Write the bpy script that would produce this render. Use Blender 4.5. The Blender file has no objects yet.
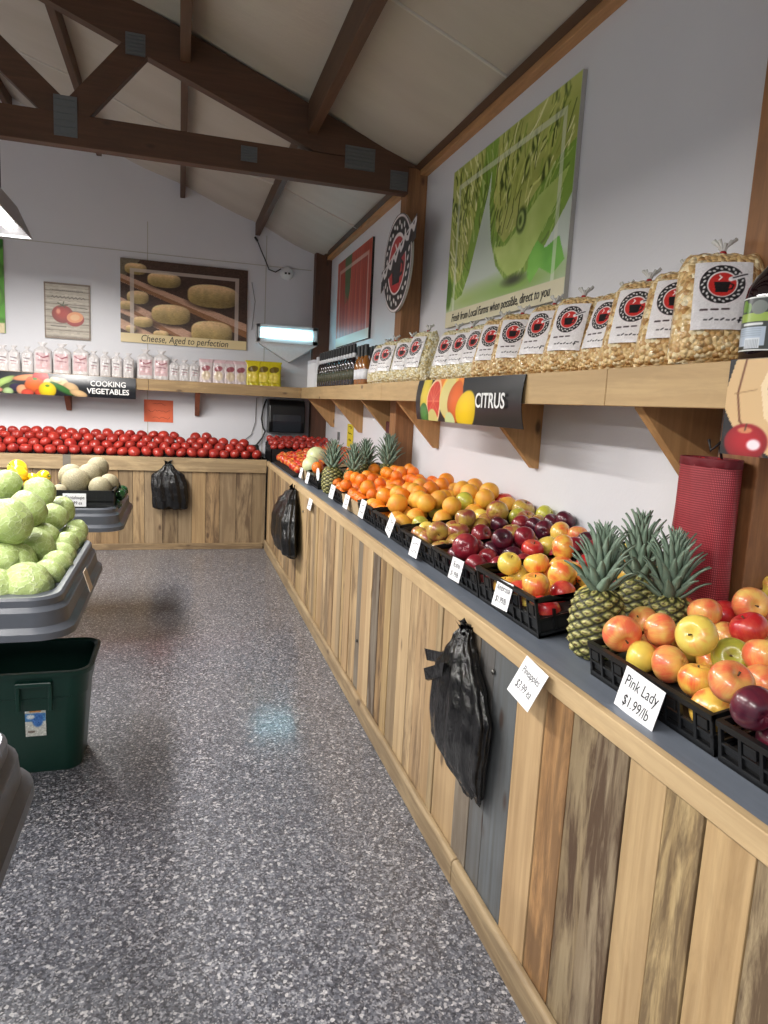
import bpy, bmesh, math, random
import numpy as np
from mathutils import Vector, Matrix, Euler, noise

PI = math.pi
SC = bpy.context.scene
COL = SC.collection

# ---------------------------------------------------------------- camera
cam_d = bpy.data.cameras.new('camera')
cam = bpy.data.objects.new('camera', cam_d); COL.objects.link(cam)
cam_d.sensor_fit = 'VERTICAL'; cam_d.sensor_height = 36.0
cam_d.lens = 690.6 / 1024 * 36.0
cam_d.clip_start = 0.02
pi_, ro_, ya_ = [math.radians(a) for a in (-8.712, 2.958, 16.791)]
Fv = Vector((math.sin(ya_)*math.cos(pi_), math.cos(ya_)*math.cos(pi_), math.sin(pi_)))
Rv = Vector((math.cos(ya_), -math.sin(ya_), 0)); Uv = Rv.cross(Fv)
R2 = Rv*math.cos(ro_) + Uv*math.sin(ro_); U2 = -Rv*math.sin(ro_) + Uv*math.cos(ro_)
cm = Matrix((R2, U2, -Fv)).transposed().to_4x4(); cm.translation = (0, 0, 1.55)
cam.matrix_world = cm
SC.camera = cam

# ---------------------------------------------------------------- view, world, lights
SC.view_settings.view_transform = 'Standard'
SC.view_settings.look = 'None'
SC.view_settings.gamma = 1.0
SC.view_settings.use_curve_mapping = False
SC.view_settings.exposure = 0.10
w = bpy.data.worlds.new('world'); SC.world = w; w.use_nodes = True
bg = w.node_tree.nodes['Background']
bg.inputs[0].default_value = (0.80, 0.88, 1.0, 1); bg.inputs[1].default_value = 0.62

LIGHT_SPOTS = [(-1.27, 5.1), (-1.27, 1.9), (-1.27, -1.3), (-4.2, 5.1), (-4.2, 1.9), (-4.2, -1.3)]
LIGHT_Z = 2.86
def area(name, loc, sx, sy, power, col, rot=(0, 0, 0), spread=180):
    l = bpy.data.lights.new(name, 'AREA'); l.shape = 'RECTANGLE'; l.size = sx; l.size_y = sy
    l.energy = power; l.color = col; l.spread = math.radians(spread)
    o = bpy.data.objects.new(name, l); COL.objects.link(o); o.location = loc; o.rotation_euler = rot
    return o
for lx, ly in LIGHT_SPOTS:
    area('tube_light', (lx, ly, LIGHT_Z - 0.13), 0.24, 2.3, (165 if ly > 4 else 104) if lx > -2 else (175 if ly > 4 else 105), (1.0, 0.965, 0.92))

# ---------------------------------------------------------------- helpers
def lin(c):
    c = c/255.0
    return c/12.92 if c <= 0.04045 else ((c+0.055)/1.055)**2.4
def rgb(r, g, b): return (lin(r), lin(g), lin(b), 1.0)

def tag(o, label=None, cat=None, group=None, kind=None):
    if label: o['label'] = label
    if cat: o['category'] = cat
    if group: o['group'] = group
    if kind: o['kind'] = kind
    return o

def thing(name, label, cat, loc=(0, 0, 0), rot=(0, 0, 0), group=None):
    o = bpy.data.objects.new(name, None); o.empty_display_size = 0.05
    COL.objects.link(o); o.location = loc; o.rotation_euler = rot
    return tag(o, label, cat, group)

class MB:
    """collects geometry for one mesh"""
    def __init__(s): s.v = []; s.f = []; s.c = []; s.m = []; s.cur = (1, 1, 1, 0); s.mi = 0
    def add(s, vs, fs):
        k = len(s.v); s.v += [tuple(p) for p in vs]; s.c += [s.cur]*len(vs)
        s.f += [tuple(i+k for i in f) for f in fs]; s.m += [s.mi]*len(fs); return s
    def box(s, x0, x1, y0, y1, z0, z1):
        vs = [(x, y, z) for x in (x0, x1) for y in (y0, y1) for z in (z0, z1)]
        return s.add(vs, [(0,1,3,2), (4,6,7,5), (0,4,5,1), (2,3,7,6), (0,2,6,4), (1,5,7,3)])
    def bar(s, a, b, w, h, up=(0, 0, 1)):
        a = Vector(a); b = Vector(b); d = (b-a).normalized(); u = Vector(up)
        r = d.cross(u).normalized(); u = r.cross(d)
        vs = [p + r*i*w/2 + u*j*h/2 for p in (a, b) for i in (-1, 1) for j in (-1, 1)]
        return s.add(vs, [(0,2,3,1), (4,5,7,6), (0,1,5,4), (2,6,7,3), (0,4,6,2), (1,3,7,5)])
    def prism(s, pts, off):
        n = len(pts); o = Vector(off)
        vs = [Vector(p) for p in pts] + [Vector(p)+o for p in pts]
        return s.add(vs, [tuple(range(n-1, -1, -1)), tuple(range(n, 2*n))] + [(i, (i+1) % n, n+(i+1) % n, n+i) for i in range(n)])
    def tube(s, pts, r, n=8, cap=True):
        pts = [Vector(p) for p in pts]; rs = r if isinstance(r, (list, tuple)) else [r]*len(pts)
        vs = []; fs = []; prev = None
        for i, p in enumerate(pts):
            d = (pts[min(i+1, len(pts)-1)] - pts[max(i-1, 0)])
            d = d.normalized() if d.length > 1e-9 else Vector((0, 0, 1))
            if prev is None:
                prev = d.orthogonal().normalized()
            else:
                prev = (prev - d*prev.dot(d)); prev = prev.normalized() if prev.length > 1e-6 else d.orthogonal().normalized()
            q = d.cross(prev)
            for k in range(n):
                a = 2*PI*k/n; vs.append(p + (prev*math.cos(a) + q*math.sin(a))*rs[i])
        for i in range(len(pts)-1):
            for k in range(n):
                fs.append((i*n+k, i*n+(k+1) % n, (i+1)*n+(k+1) % n, (i+1)*n+k))
        if cap: fs.append(tuple(range(n-1, -1, -1))); fs.append(tuple(range((len(pts)-1)*n, len(pts)*n)))
        return s.add(vs, fs)
    def lathe(s, prof, n=24, c=(0, 0, 0), fn=None):
        vs = []; fs = []
        for i, (r, z) in enumerate(prof):
            for k in range(n):
                a = 2*PI*k/n
                p = (r*math.cos(a), r*math.sin(a), z)
                if fn: p = fn(p, a, i/(len(prof)-1))
                vs.append((p[0]+c[0], p[1]+c[1], p[2]+c[2]))
        for i in range(len(prof)-1):
            for k in range(n):
                fs.append((i*n+k, i*n+(k+1) % n, (i+1)*n+(k+1) % n, (i+1)*n+k))
        fs.append(tuple(range(n-1, -1, -1))); fs.append(tuple(range((len(prof)-1)*n, len(prof)*n)))
        return s.add(vs, fs)
    def mesh(s, name, mats, smooth=False, color=False, sharp=None):
        me = bpy.data.meshes.new(name); me.from_pydata(s.v, [], s.f)
        if not isinstance(mats, (list, tuple)): mats = [mats]
        for m in mats: me.materials.append(m)
        if len(mats) > 1: me.polygons.foreach_set('material_index', s.m)
        if smooth:
            me.polygons.foreach_set('use_smooth', [True]*len(me.polygons))
        if color:
            at = me.color_attributes.new('Col', 'FLOAT_COLOR', 'POINT')
            at.data.foreach_set('color', [x for c in s.c for x in c])
        me.validate(); me.update()
        if smooth and sharp: me.set_sharp_from_angle(angle=math.radians(sharp))
        return me

def link(name, me, parent=None, world=True, bevel=0, origin=None):
    """link a mesh; with a parent the vertices are given in world space unless world=False"""
    o = bpy.data.objects.new(name, me); COL.objects.link(o)
    if parent is not None:
        o.parent = parent
        if world and not any(parent.rotation_euler):
            off = parent.location.copy(); p = parent.parent
            while p: off += p.location; p = p.parent
            me.transform(Matrix.Translation(-off))
    elif world:
        xs = [v.co for v in me.vertices]
        if origin is None:
            origin = Vector(((min(v.x for v in xs)+max(v.x for v in xs))/2, (min(v.y for v in xs)+max(v.y for v in xs))/2, min(v.z for v in xs)))
        me.transform(Matrix.Translation(-Vector(origin))); o.location = origin
    if bevel:
        b = o.modifiers.new('bevel', 'BEVEL'); b.width = bevel; b.segments = 2; b.limit_method = 'ANGLE'
    return o

def part(name, mb, mat, parent, smooth=False, color=False, world=True, bevel=0, sharp=None):
    return link(name, mb.mesh(name, mat, smooth, color, sharp), parent, world, bevel)
def struct(name, mb, mat, **k):
    o = link(name, mb.mesh(name, mat, k.get('smooth', False), k.get('color', False)), None, True, k.get('bevel', 0)); o['kind'] = 'structure'; return o

def copy_tree(o, parent=None):
    c = o.copy(); COL.objects.link(c); c.parent = parent
    for ch in [x for x in o.children]:
        copy_tree(ch, c)
    return c

def text(s, parent, m, loc, xdir, ydir, size, name='lettering', shear=0, bold=0, align='CENTER', ext=0.0004, space=1.0, local=False):
    cu = bpy.data.curves.new(name, 'FONT'); cu.body = s; cu.size = size; cu.align_x = align; cu.align_y = 'CENTER'
    cu.shear = shear; cu.offset = bold; cu.extrude = ext; cu.space_character = space; cu.resolution_u = 3
    cu.materials.append(m)
    o = bpy.data.objects.new(name, cu); COL.objects.link(o)
    x = Vector(xdir).normalized(); y = Vector(ydir).normalized(); z = x.cross(y)
    mw = Matrix((x, y, z)).transposed().to_4x4(); mw.translation = Vector(loc)
    o.parent = parent
    if not local:
        off = parent.location.copy(); p = parent.parent
        while p: off += p.location; p = p.parent
        mw.translation = Vector(loc) - off
    # scale of letters: xdir length squeezes the width
    mw = mw @ Matrix.Diagonal((Vector(xdir).length, Vector(ydir).length, 1, 1))
    o.matrix_local = mw
    bpy.context.view_layer.update()
    me = bpy.data.meshes.new_from_object(o.evaluated_get(bpy.context.evaluated_depsgraph_get()))
    me.materials.clear(); me.materials.append(m)
    q = bpy.data.objects.new(name, me); COL.objects.link(q); q.parent = parent; q.matrix_local = mw
    bpy.data.objects.remove(o); bpy.data.curves.remove(cu)
    return q

# ---------------------------------------------------------------- materials
class NT:
    def __init__(s, name):
        s.m = bpy.data.materials.new(name); s.m.use_nodes = True; s.t = s.m.node_tree
        s.b = s.t.nodes['Principled BSDF']; s.out = s.t.nodes['Material Output']
    def n(s, ty, **k):
        nd = s.t.nodes.new(ty)
        for a, v in k.items():
            if a.startswith('i_'):
                nd.inputs[a[2:].replace('_', ' ')].default_value = v
            else: setattr(nd, a, v)
        return nd
    def l(s, a, b): s.t.links.new(a, b)
    def coord(s, scale=(1, 1, 1), kind='Object'):
        tc = s.n('ShaderNodeTexCoord'); mp = s.n('ShaderNodeMapping'); mp.inputs['Scale'].default_value = scale
        s.l(tc.outputs[kind], mp.inputs[0]); return mp.outputs[0]
    def noise(s, vec, scale=5, detail=4, rough=.5, dist=0, w=None):
        nd = s.n('ShaderNodeTexNoise'); nd.inputs['Scale'].default_value = scale; nd.inputs['Detail'].default_value = detail
        nd.inputs['Roughness'].default_value = rough; nd.inputs['Distortion'].default_value = dist
        s.l(vec, nd.inputs['Vector'])
        if w is not None: nd.noise_dimensions = '4D'; s.l(w, nd.inputs['W'])
        return nd
    def ramp(s, fac, stops):
        r = s.n('ShaderNodeValToRGB'); e = r.color_ramp.elements
        while len(e) < len(stops): e.new(0.5)
        for x, (p, c) in zip(e, stops): x.position = p; x.color = c if len(c) == 4 else (*c, 1)
        s.l(fac, r.inputs[0]); return r.outputs[0]
    def mix(s, fac, a, b, mode='MIX'):
        m = s.n('ShaderNodeMix', data_type='RGBA', blend_type=mode)
        for sock, v in ((m.inputs[0], fac), (m.inputs[6], a), (m.inputs[7], b)):
            if isinstance(v, (int, float)): sock.default_value = v
            elif isinstance(v, tuple): sock.default_value = v
            else: s.l(v, sock)
        return m.outputs[2]
    def math(s, op, a, b=0.0, clamp=False):
        m = s.n('ShaderNodeMath', operation=op, use_clamp=clamp)
        for sock, v in ((m.inputs[0], a), (m.inputs[1], b)):
            if isinstance(v, (int, float)): sock.default_value = v
            else: s.l(v, sock)
        return m.outputs[0]
    def bump(s, h, strength=.3, dist=.01):
        b = s.n('ShaderNodeBump'); b.inputs['Strength'].default_value = strength; b.inputs['Distance'].default_value = dist
        s.l(h, b.inputs['Height']); s.l(b.outputs[0], s.b.inputs['Normal'])
    def base(s, c):
        if isinstance(c, tuple): s.b.inputs['Base Color'].default_value = c
        else: s.l(c, s.b.inputs['Base Color'])
    def set(s, **k):
        for a, v in k.items(): s.b.inputs[a.replace('_', ' ')].default_value = v
        return s

def plain(name, c, rough=.5, metal=0, bump=0, scale=60, var=.08, coat=0, spec=.5):
    t = NT(name); v = t.coord(); nz = t.noise(v, scale, 4)
    c2 = tuple(max(0, x*(1-var*2)) for x in c[:3])+(1,)
    t.base(t.mix(nz.outputs[0], c2, c)); t.set(Roughness=rough, Metallic=metal, Coat_Weight=coat)
    t.b.inputs['Specular IOR Level'].default_value = spec
    if bump: t.bump(nz.outputs[0], bump, .004)
    return t.m

def wood(name, axis, tint=None, rough=.6, stain=.5, grain=1.0):
    """grain runs along axis (0,1,2); tint None = per-plank colour attribute, its alpha holds how stained the plank is"""
    t = NT(name)
    sc = [26, 26, 26]; sc[axis] = 1.3
    sc2 = [9, 9, 9]; sc2[axis] = 1.6
    sc3 = [60, 60, 60]; sc3[axis] = 2.5
    at = t.n('ShaderNodeAttribute', attribute_name='Col')
    tc = t.n('ShaderNodeTexCoord')
    off = t.n('ShaderNodeVectorMath', operation='MULTIPLY_ADD')
    t.l(at.outputs['Color'], off.inputs[0]); off.inputs[1].default_value = (9.7, 7.3, 5.1)
    t.l(tc.outputs['Object'], off.inputs[2])
    def mp(sv):
        m = t.n('ShaderNodeMapping'); m.inputs['Scale'].default_value = sv; t.l(off.outputs[0], m.inputs[0]); return m.outputs[0]
    sc4 = [34, 34, 34]; sc4[axis] = 4
    g4 = t.noise(mp(sc4), 1, 6, .72, .8)
    g1 = t.noise(mp(sc), 1, 5, .6, .6); g2 = t.noise(mp(sc2), 1, 5, .62, 1.3); g3 = t.noise(mp(sc3), 1, 3, .5)
    base = at.outputs['Color'] if tint is None else tint[:3]+(1,)
    dark = t.mix(1.0, base, (.52, .44, .36, 1), 'MULTIPLY')
    k1 = t.ramp(g1.outputs[0], [(.38, (0, 0, 0)), (.62, (1, 1, 1))])
    c = t.mix(t.math('MULTIPLY', k1, .45*grain), base, dark)
    k3 = t.ramp(g3.outputs[0], [(.45, (0, 0, 0)), (.7, (1, 1, 1))])
    c = t.mix(t.math('MULTIPLY', k3, .28*grain), c, dark)
    k2 = t.ramp(t.math('ADD', t.math('MULTIPLY', g2.outputs[0], .62), t.math('MULTIPLY', g4.outputs[0], .38)), [(.445, (0, 0, 0)), (.56, (1, 1, 1))])
    sf = t.math('MULTIPLY', k2, at.outputs['Alpha']) if tint is None else t.math('MULTIPLY', k2, stain)
    c = t.mix(sf, c, rgb(70, 50, 34))
    # knots
    sk = [7, 7, 7]; sk[axis] = 3.2
    vo = t.n('ShaderNodeTexVoronoi'); vo.inputs['Scale'].default_value = 1.0; t.l(mp(sk), vo.inputs['Vector'])
    kn = t.ramp(vo.outputs['Distance'], [(.06, (1, 1, 1)), (.13, (0, 0, 0))])
    c = t.mix(t.math('MULTIPLY', kn, .75), c, rgb(60, 40, 28))
    t.base(c); t.set(Roughness=rough)
    t.bump(g1.outputs[0], .25, .004)
    return t.m

M = {}
M['plank'] = wood('reclaimed_planks', 2)
M['plank_y'] = wood('pale_pine_y', 1, rgb(205, 172, 122), stain=.15)
M['trim_y'] = wood('trim_pine_y', 1, rgb(192, 166, 126), stain=.12, grain=.7)
M['trim_x'] = wood('trim_pine_x', 0, rgb(172, 150, 114), stain=.35, grain=.8)
M['shelf_y'] = wood('shelf_pine_y', 1, rgb(196, 166, 120), stain=.12, grain=.6)
M['shelf_x'] = wood('shelf_pine_x', 0, rgb(180, 152, 108), stain=.3, grain=.8)
M['rail_y'] = wood('worn_rail_y', 1, rgb(158, 138, 106), stain=.35)
M['rail_x'] = wood('worn_rail_x', 0, rgb(150, 128, 96), stain=.5)
M['truss_x'] = wood('truss_timber_x', 0, rgb(96, 64, 44), stain=.45)
M['truss_y'] = wood('purlin_timber_y', 1, rgb(96, 68, 48), stain=.35)
M['plate_y'] = wood('plate_timber_y', 1, rgb(198, 148, 98), stain=.2, grain=.8)
M['post'] = wood('post_timber', 2, rgb(160, 112, 70), stain=.3)
M['postd'] = wood('post_timber_dark', 2, rgb(96, 60, 42), stain=.4)
M['bracket'] = wood('bracket_pine', 2, rgb(196, 152, 100), stain=.15, grain=.7)
M['bracketr'] = wood('bracket_red', 2, rgb(158, 96, 70), stain=.15, grain=.7)
M['grey_top'] = None
t = NT('grey_painted_top'); v = t.coord((14, 1.2, 14)); n1 = t.noise(v, 2, 5, .6); n2 = t.noise(t.coord(), 14, 6, .7)
c = t.mix(n1.outputs[0], rgb(84, 91, 102), rgb(116, 123, 134)); sp = t.ramp(n2.outputs[0], [(.66, (0, 0, 0)), (.72, (1, 1, 1))])
t.base(t.mix(t.math('MULTIPLY', sp, .5), c, rgb(150, 158, 168))); t.set(Roughness=.42); t.bump(n1.outputs[0], .3, .004); M['grey_top'] = t.m

def wallpaint(name, a, b):
    t = NT(name); n1 = t.noise(t.coord(), 1.3, 3); n2 = t.noise(t.coord((1, 1, 1)), 55, 6, .65)
    t.base(t.mix(n1.outputs[0], a, b))
    t.set(Roughness=.45); t.bump(n2.outputs[0], .22, .004); return t.m
M['wall'] = wallpaint('white_panel_wall', rgb(212, 212, 217), rgb(224, 224, 228))
# vinyl faced insulation
t = NT('vinyl_ceiling'); v = t.coord((1, 3, 1)); n1 = t.noise(v, 1.2, 3, .5); n2 = t.noise(t.coord((2, 10, 2)), 6, 4, .6)
t.base(t.mix(n1.outputs[0], rgb(176, 166, 152), rgb(202, 194, 182))); t.set(Roughness=.5); t.bump(n2.outputs[0], .18, .02); M['ceil'] = t.m
M['seam'] = plain('seam_tape', rgb(214, 208, 198), .5)

# flake epoxy floor with a clear coat
t = NT('flake_epoxy_floor'); v = t.coord()
vo = t.n('ShaderNodeTexVoronoi'); vo.inputs['Scale'].default_value = 120; t.l(v, vo.inputs['Vector'])
sx = t.n('ShaderNodeSeparateColor'); t.l(vo.outputs['Color'], sx.inputs[0])
c1 = t.ramp(sx.outputs[0], [(0.0, rgb(34, 36, 45)), (.28, rgb(68, 71, 81)), (.55, rgb(98, 101, 111)), (.80, rgb(140, 142, 150)), (.94, rgb(205, 203, 205))])
c1n = c1.node.color_ramp; c1n.interpolation = 'CONSTANT'
vo2 = t.n('ShaderNodeTexVoronoi'); vo2.inputs['Scale'].default_value = 210; t.l(v, vo2.inputs['Vector'])
sx2 = t.n('ShaderNodeSeparateColor'); t.l(vo2.outputs['Color'], sx2.inputs[0])
c2 = t.ramp(sx2.outputs[1], [(0.0, rgb(60, 60, 66)), (.5, rgb(105, 104, 109)), (.85, rgb(176, 174, 176))]); c2.node.color_ramp.interpolation = 'CONSTANT'
t.base(t.mix(.45, c1, c2)); t.set(Roughness=.42, Coat_Weight=.6, Coat_Roughness=.115, Coat_IOR=1.5)
nb = t.noise(v, 34, 4, .6); t.bump(nb.outputs[0], .12, .004)
bn = [x for x in t.t.nodes if x.type == 'BUMP'][0]; t.l(bn.outputs[0], t.b.inputs['Coat Normal']); M['floor'] = t.m

M['white_metal'] = plain('white_enamel', rgb(226, 228, 228), .35)
M['galv'] = plain('galvanised_plate', rgb(120, 122, 122), .45, .7, .3)
M['black_pl'] = plain('black_plastic', rgb(22, 23, 25), .34, 0, .12, 90, .2)
M['black_in'] = plain('matt_black', rgb(12, 12, 13), .7)
M['grey_pl'] = plain('grey_plastic', rgb(80, 84, 92), .36, 0, .05, 40)
M['green_pl'] = plain('dark_green_plastic', rgb(14, 56, 46), .33, 0, .08, 60)
M['card'] = plain('white_card', rgb(232, 233, 236), .6, 0, 0, 30, .02)
M['ink'] = plain('black_ink', rgb(28, 28, 32), .6)
M['white_ink'] = plain('chalk_white', rgb(238, 238, 236), .6)
M['board_edge'] = plain('board_edge', rgb(190, 186, 176), .6)
M['cable'] = plain('dark_cable', rgb(40, 38, 38), .5)
M['cableg'] = plain('grey_cable', rgb(120, 118, 116), .5)
M['steel'] = plain('nail_steel', rgb(110, 108, 104), .35, .8)
M['clear_tie'] = plain('frosted_tie', rgb(214, 212, 206), .25)
M['carton'] = plain('tan_carton', rgb(176, 152, 118), .8)

def emis(name, col, st):
    t = NT(name); t.base(col); t.b.inputs['Emission Color'].default_value = col; t.b.inputs['Emission Strength'].default_value = st; return t.m
M['refl'] = plain('grey_enamel', rgb(150, 148, 150), .4)
M['tube'] = emis('lamp_tube', (1, .98, .95, 1), 9)
M['bugtube'] = emis('cyan_tube', (.36, .84, .96, 1), 5.5)

# printed surface: colours come from the print itself
t = NT('printed'); at = t.n('ShaderNodeAttribute', attribute_name='Col'); t.base(at.outputs['Color']); t.set(Roughness=.45); M['print'] = t.m
t = NT('printed_gloss'); at = t.n('ShaderNodeAttribute', attribute_name='Col'); t.base(at.outputs['Color']); t.set(Roughness=.28); M['printg'] = t.m
# glossy black bag film
t = NT('black_film'); v = t.coord(); n1 = t.noise(v, 16, 5, .6, .8); n2 = t.noise(t.coord((6, 6, 1.2)), 5, 4, .6, 1.0)
t.base(rgb(9, 9, 10)); t.set(Roughness=.17)
t.bump(t.math('ADD', n1.outputs[0], n2.outputs[0]), .42, .025); M['film'] = t.m

# ---------------------------------------------------------------- prints (flat pictures in the place)
class Canvas:
    def __init__(s, w, h, W, Hh, bg):      # w,h metres ; W,Hh samples
        s.w, s.h, s.W, s.H = w, h, W, Hh
        s.x, s.y = np.meshgrid(np.linspace(0, w, W), np.linspace(0, h, Hh))
        s.c = np.zeros((Hh, W, 3)); s.c[:] = bg; s.rng = np.random.RandomState(3)
    def put(s, k, col):
        k = np.clip(k, 0, 1)[..., None]; s.c = s.c*(1-k) + np.array(col, float)*k
    def px(s): return s.w/s.W
    def ell(s, cx, cy, rx, ry, col, ang=0, soft=1.0, shade=0, lite=(255, 255, 255)):
        a = math.radians(ang); dx = s.x-cx; dy = s.y-cy
        u = (dx*math.cos(a)+dy*math.sin(a))/rx; v = (-dx*math.sin(a)+dy*math.cos(a))/ry
        r = np.sqrt(u*u+v*v); k = (1-r)*min(rx, ry)/(s.px()*soft)+.5
        col = np.array(col, float)
        if shade:
            q = np.clip(1-shade*r**2*.8+shade*.25*v, .2, 1.3)[..., None]; col = col*q
        k = np.clip(k, 0, 1)[..., None]; s.c = s.c*(1-k)+col*k
        return s
    def wheel(s, cx, cy, rx, ry):
        u = (s.x-cx)/rx; v = (s.y-cy)/ry; r = (np.abs(u)**2.3+np.abs(v)**3.2)
        k = np.clip((1-r)*8, 0, 1)[..., None]; n = s.vn(30, 14, int(cx*99))*.16-.08
        t_ = np.clip(v*.75+.5, 0, 1)**1.2; q = (.70+.42*t_-.22*np.abs(u)**3*np.sign(u)-.10*np.abs(u)**2+n)
        col = np.stack([222*q, 190*q, (112+30*t_)*q], -1); s.c = s.c*(1-k)+np.clip(col, 0, 250)*k
    def poly(s, pts, col, soft=1.0):
        d = np.full(s.x.shape, 1e9); n = len(pts)
        area2 = sum(pts[i][0]*pts[(i+1) % n][1]-pts[(i+1) % n][0]*pts[i][1] for i in range(n))
        ins = np.zeros(s.x.shape, bool)
        for i in range(n):
            x0, y0 = pts[i]; x1, y1 = pts[(i+1) % n]
            c = ((y0 > s.y) != (y1 > s.y)) & (s.x < (x1-x0)*(s.y-y0)/((y1-y0) if y1 != y0 else 1e-9)+x0)
            ins ^= c
        s.put(ins.astype(float), col); return s
    def line(s, pts, wd, col):
        for (x0, y0), (x1, y1) in zip(pts, pts[1:]):
            dx, dy = x1-x0, y1-y0; L = dx*dx+dy*dy+1e-12
            t = np.clip(((s.x-x0)*dx+(s.y-y0)*dy)/L, 0, 1)
            d = np.hypot(s.x-x0-t*dx, s.y-y0-t*dy); s.put((wd/2-d)/s.px()+.5, col)
        return s
    def vn(s, fx, fy, seed=0, oct=3):
        out = np.zeros(s.x.shape); amp = 1; tot = 0; rs = np.random.RandomState(seed)
        for o_ in range(oct):
            nx, ny = max(2, int(fx*2**o_)), max(2, int(fy*2**o_)); g = rs.rand(ny+2, nx+2)
            X_ = s.x/s.w*nx; Y_ = s.y/s.h*ny; xi = X_.astype(int).clip(0, nx); yi = Y_.astype(int).clip(0, ny); a = X_-xi; b = Y_-yi
            a = a*a*(3-2*a); b = b*b*(3-2*b)
            v = g[yi, xi]*(1-a)*(1-b)+g[yi, xi+1]*a*(1-b)+g[yi+1, xi]*(1-a)*b+g[yi+1, xi+1]*a*b
            out += v*amp; tot += amp; amp *= .5
        return out/tot
    def inpoly(s, pts):
        ins = np.zeros(s.x.shape, bool); n = len(pts)
        for i in range(n):
            x0, y0 = pts[i]; x1, y1 = pts[(i+1) % n]
            ins ^= ((y0 > s.y) != (y1 > s.y)) & (s.x < (x1-x0)*(s.y-y0)/((y1-y0) if y1 != y0 else 1e-9)+x0)
        return ins
    def frame(s, m, wd, col, bottom=None, k=.55):
        b = m if bottom is None else bottom
        a = ((s.x > m) & (s.x < s.w-m) & (s.y > b) & (s.y < s.h-m)); i = ((s.x > m+wd) & (s.x < s.w-m-wd) & (s.y > b+wd) & (s.y < s.h-m-wd))
        s.put((a & ~i)*k, col); return s
    def noisy(s, amp, ax=1, ay=1):
        n = s.rng.randn(s.H//ay+2, s.W//ax+2); n = np.repeat(np.repeat(n, ay, 0), ax, 1)[:s.H, :s.W]
        s.c = np.clip(s.c+n[..., None]*amp, 0, 255); return s
    def bake(s, name, o, u, v, mask=None, bend=None, mat='print'):
        o = Vector(o); u = Vector(u); v = Vector(v)
        U = s.x/s.w; V = s.y/s.h
        P = np.array(o)+U[..., None]*np.array(u)+V[..., None]*np.array(v)
        if bend is not None: P = P+bend(U, V)
        idx = np.arange(s.W*s.H).reshape(s.H, s.W)
        q = np.stack([idx[:-1, :-1], idx[:-1, 1:], idx[1:, 1:], idx[1:, :-1]], -1)
        if mask is not None: q = q[mask(s)[:-1, :-1]]
        q = q.reshape(-1, 4)
        me = bpy.data.meshes.new(name); me.from_pydata(P.reshape(-1, 3).tolist(), [], q.tolist())
        c = s.c/255.0; c = np.where(c <= .04045, c/12.92, ((c+.055)/1.055)**2.4)
        rgba = np.concatenate([c, np.ones(c.shape[:2]+(1,))], -1)
        at = me.color_attributes.new('Col', 'FLOAT_COLOR', 'POINT'); at.data.foreach_set('color', rgba.reshape(-1))
        me.materials.append(M[mat]); me.polygons.foreach_set('use_smooth', [True]*len(me.polygons)); me.update(); return me

def logo(cv, cx, cy, R):
    cv.ell(cx, cy, R, R, (235, 225, 226)); cv.ell(cx, cy, R*.95, R*.95, (25, 22, 24))
    for i in range(30):
        a = 2*PI*i/30; rr = R*(.84 if i % 2 else .76)
        cv.ell(cx+math.cos(a)*rr, cy+math.sin(a)*rr, R*.07, R*.045, (225, 222, 220), math.degrees(a)+50)
    cv.ell(cx, cy, R*.64, R*.64, (235, 228, 226))
    cv.ell(cx, cy-R*.02, R*.58, R*.58, (196, 44, 40))
    cv.poly([(cx-.36*R, cy+.12*R), (cx+.34*R, cy+.12*R), (cx+.24*R, cy-.42*R), (cx-.26*R, cy-.42*R)], (28, 24, 26))
    cv.line([(cx+.32*R, cy+.02*R), (cx+.46*R, cy-.06*R), (cx+.40*R, cy-.24*R), (cx+.28*R, cy-.26*R)], R*.07, (28, 24, 26))
    cv.line([(cx-.15*R, cy+.2*R), (cx-.05*R, cy+.32*R), (cx-.14*R, cy+.42*R)], R*.06, (240, 236, 232))
# ================================================================ SETTING
WX, YB = 1.6, 7.887          # side wall plane, back wall plane
CZ = lambda x: 3.715 - .366*x
m = MB(); m.box(-7.2, 1.75, -4.0, 8.0, -.06, 0); struct('floor', m, M['floor'])
m = MB(); m.box(WX, WX+.12, -4.0, 8.0, 0, 3.35); struct('wall_right', m, M['wall'])
m = MB(); m.prism([(-7.2, YB, 0), (WX, YB, 0), (WX, YB, 3.25), (-2.4, YB, 4.75), (-7.2, YB, 3.0)], (0, .12, 0)); struct('wall_back', m, M['wall'])
m = MB(); m.box(-7.2, -7.08, -4.0, YB, 0, 3.1); struct('wall_left', m, M['wall'])
# ceiling of vinyl faced insulation, sagging a little between the purlins
m = MB(); PX = [0.800, 0.025, -0.775, -1.57, -2.4]
xs = np.linspace(-2.4, WX+.1, 41); ys = np.linspace(-4, 8, 61); vs = []
for y in ys:
    for x in xs:
        sag = .028*abs(math.sin(PI*(x-.04)/.805))*(1+.4*math.sin(y*2.1+x*3))+.012*math.sin(y*5.2)
        vs.append((x, y, CZ(x)-sag))
m.add(vs, [(j*41+i, j*41+i+1, (j+1)*41+i+1, (j+1)*41+i) for j in range(60) for i in range(40)])
m.add([(-2.4, -4, 4.593), (-2.4, 8, 4.593), (-7.2, 8, 2.82), (-7.2, -4, 2.82)], [(0, 1, 2, 3)])
o = struct('ceiling', m, M['ceil'], smooth=True)
sm = MB()
for ys_ in (2.2, 3.35, 5.15, 6.4):
    pts = []
    for i in range(40):
        x = -2.3+i*.1
        pts.append((x, ys_+.03*math.sin(x*4), CZ(x)-.028*abs(math.sin(PI*(x-.04)/.805))*(1+.4*math.sin(ys_*2.1+x*3))-.012*math.sin(ys_*5.2)-.002))
    sm.tube(pts, .010, 6)
o = struct('trim_1', sm, M['seam'], smooth=True)
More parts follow.
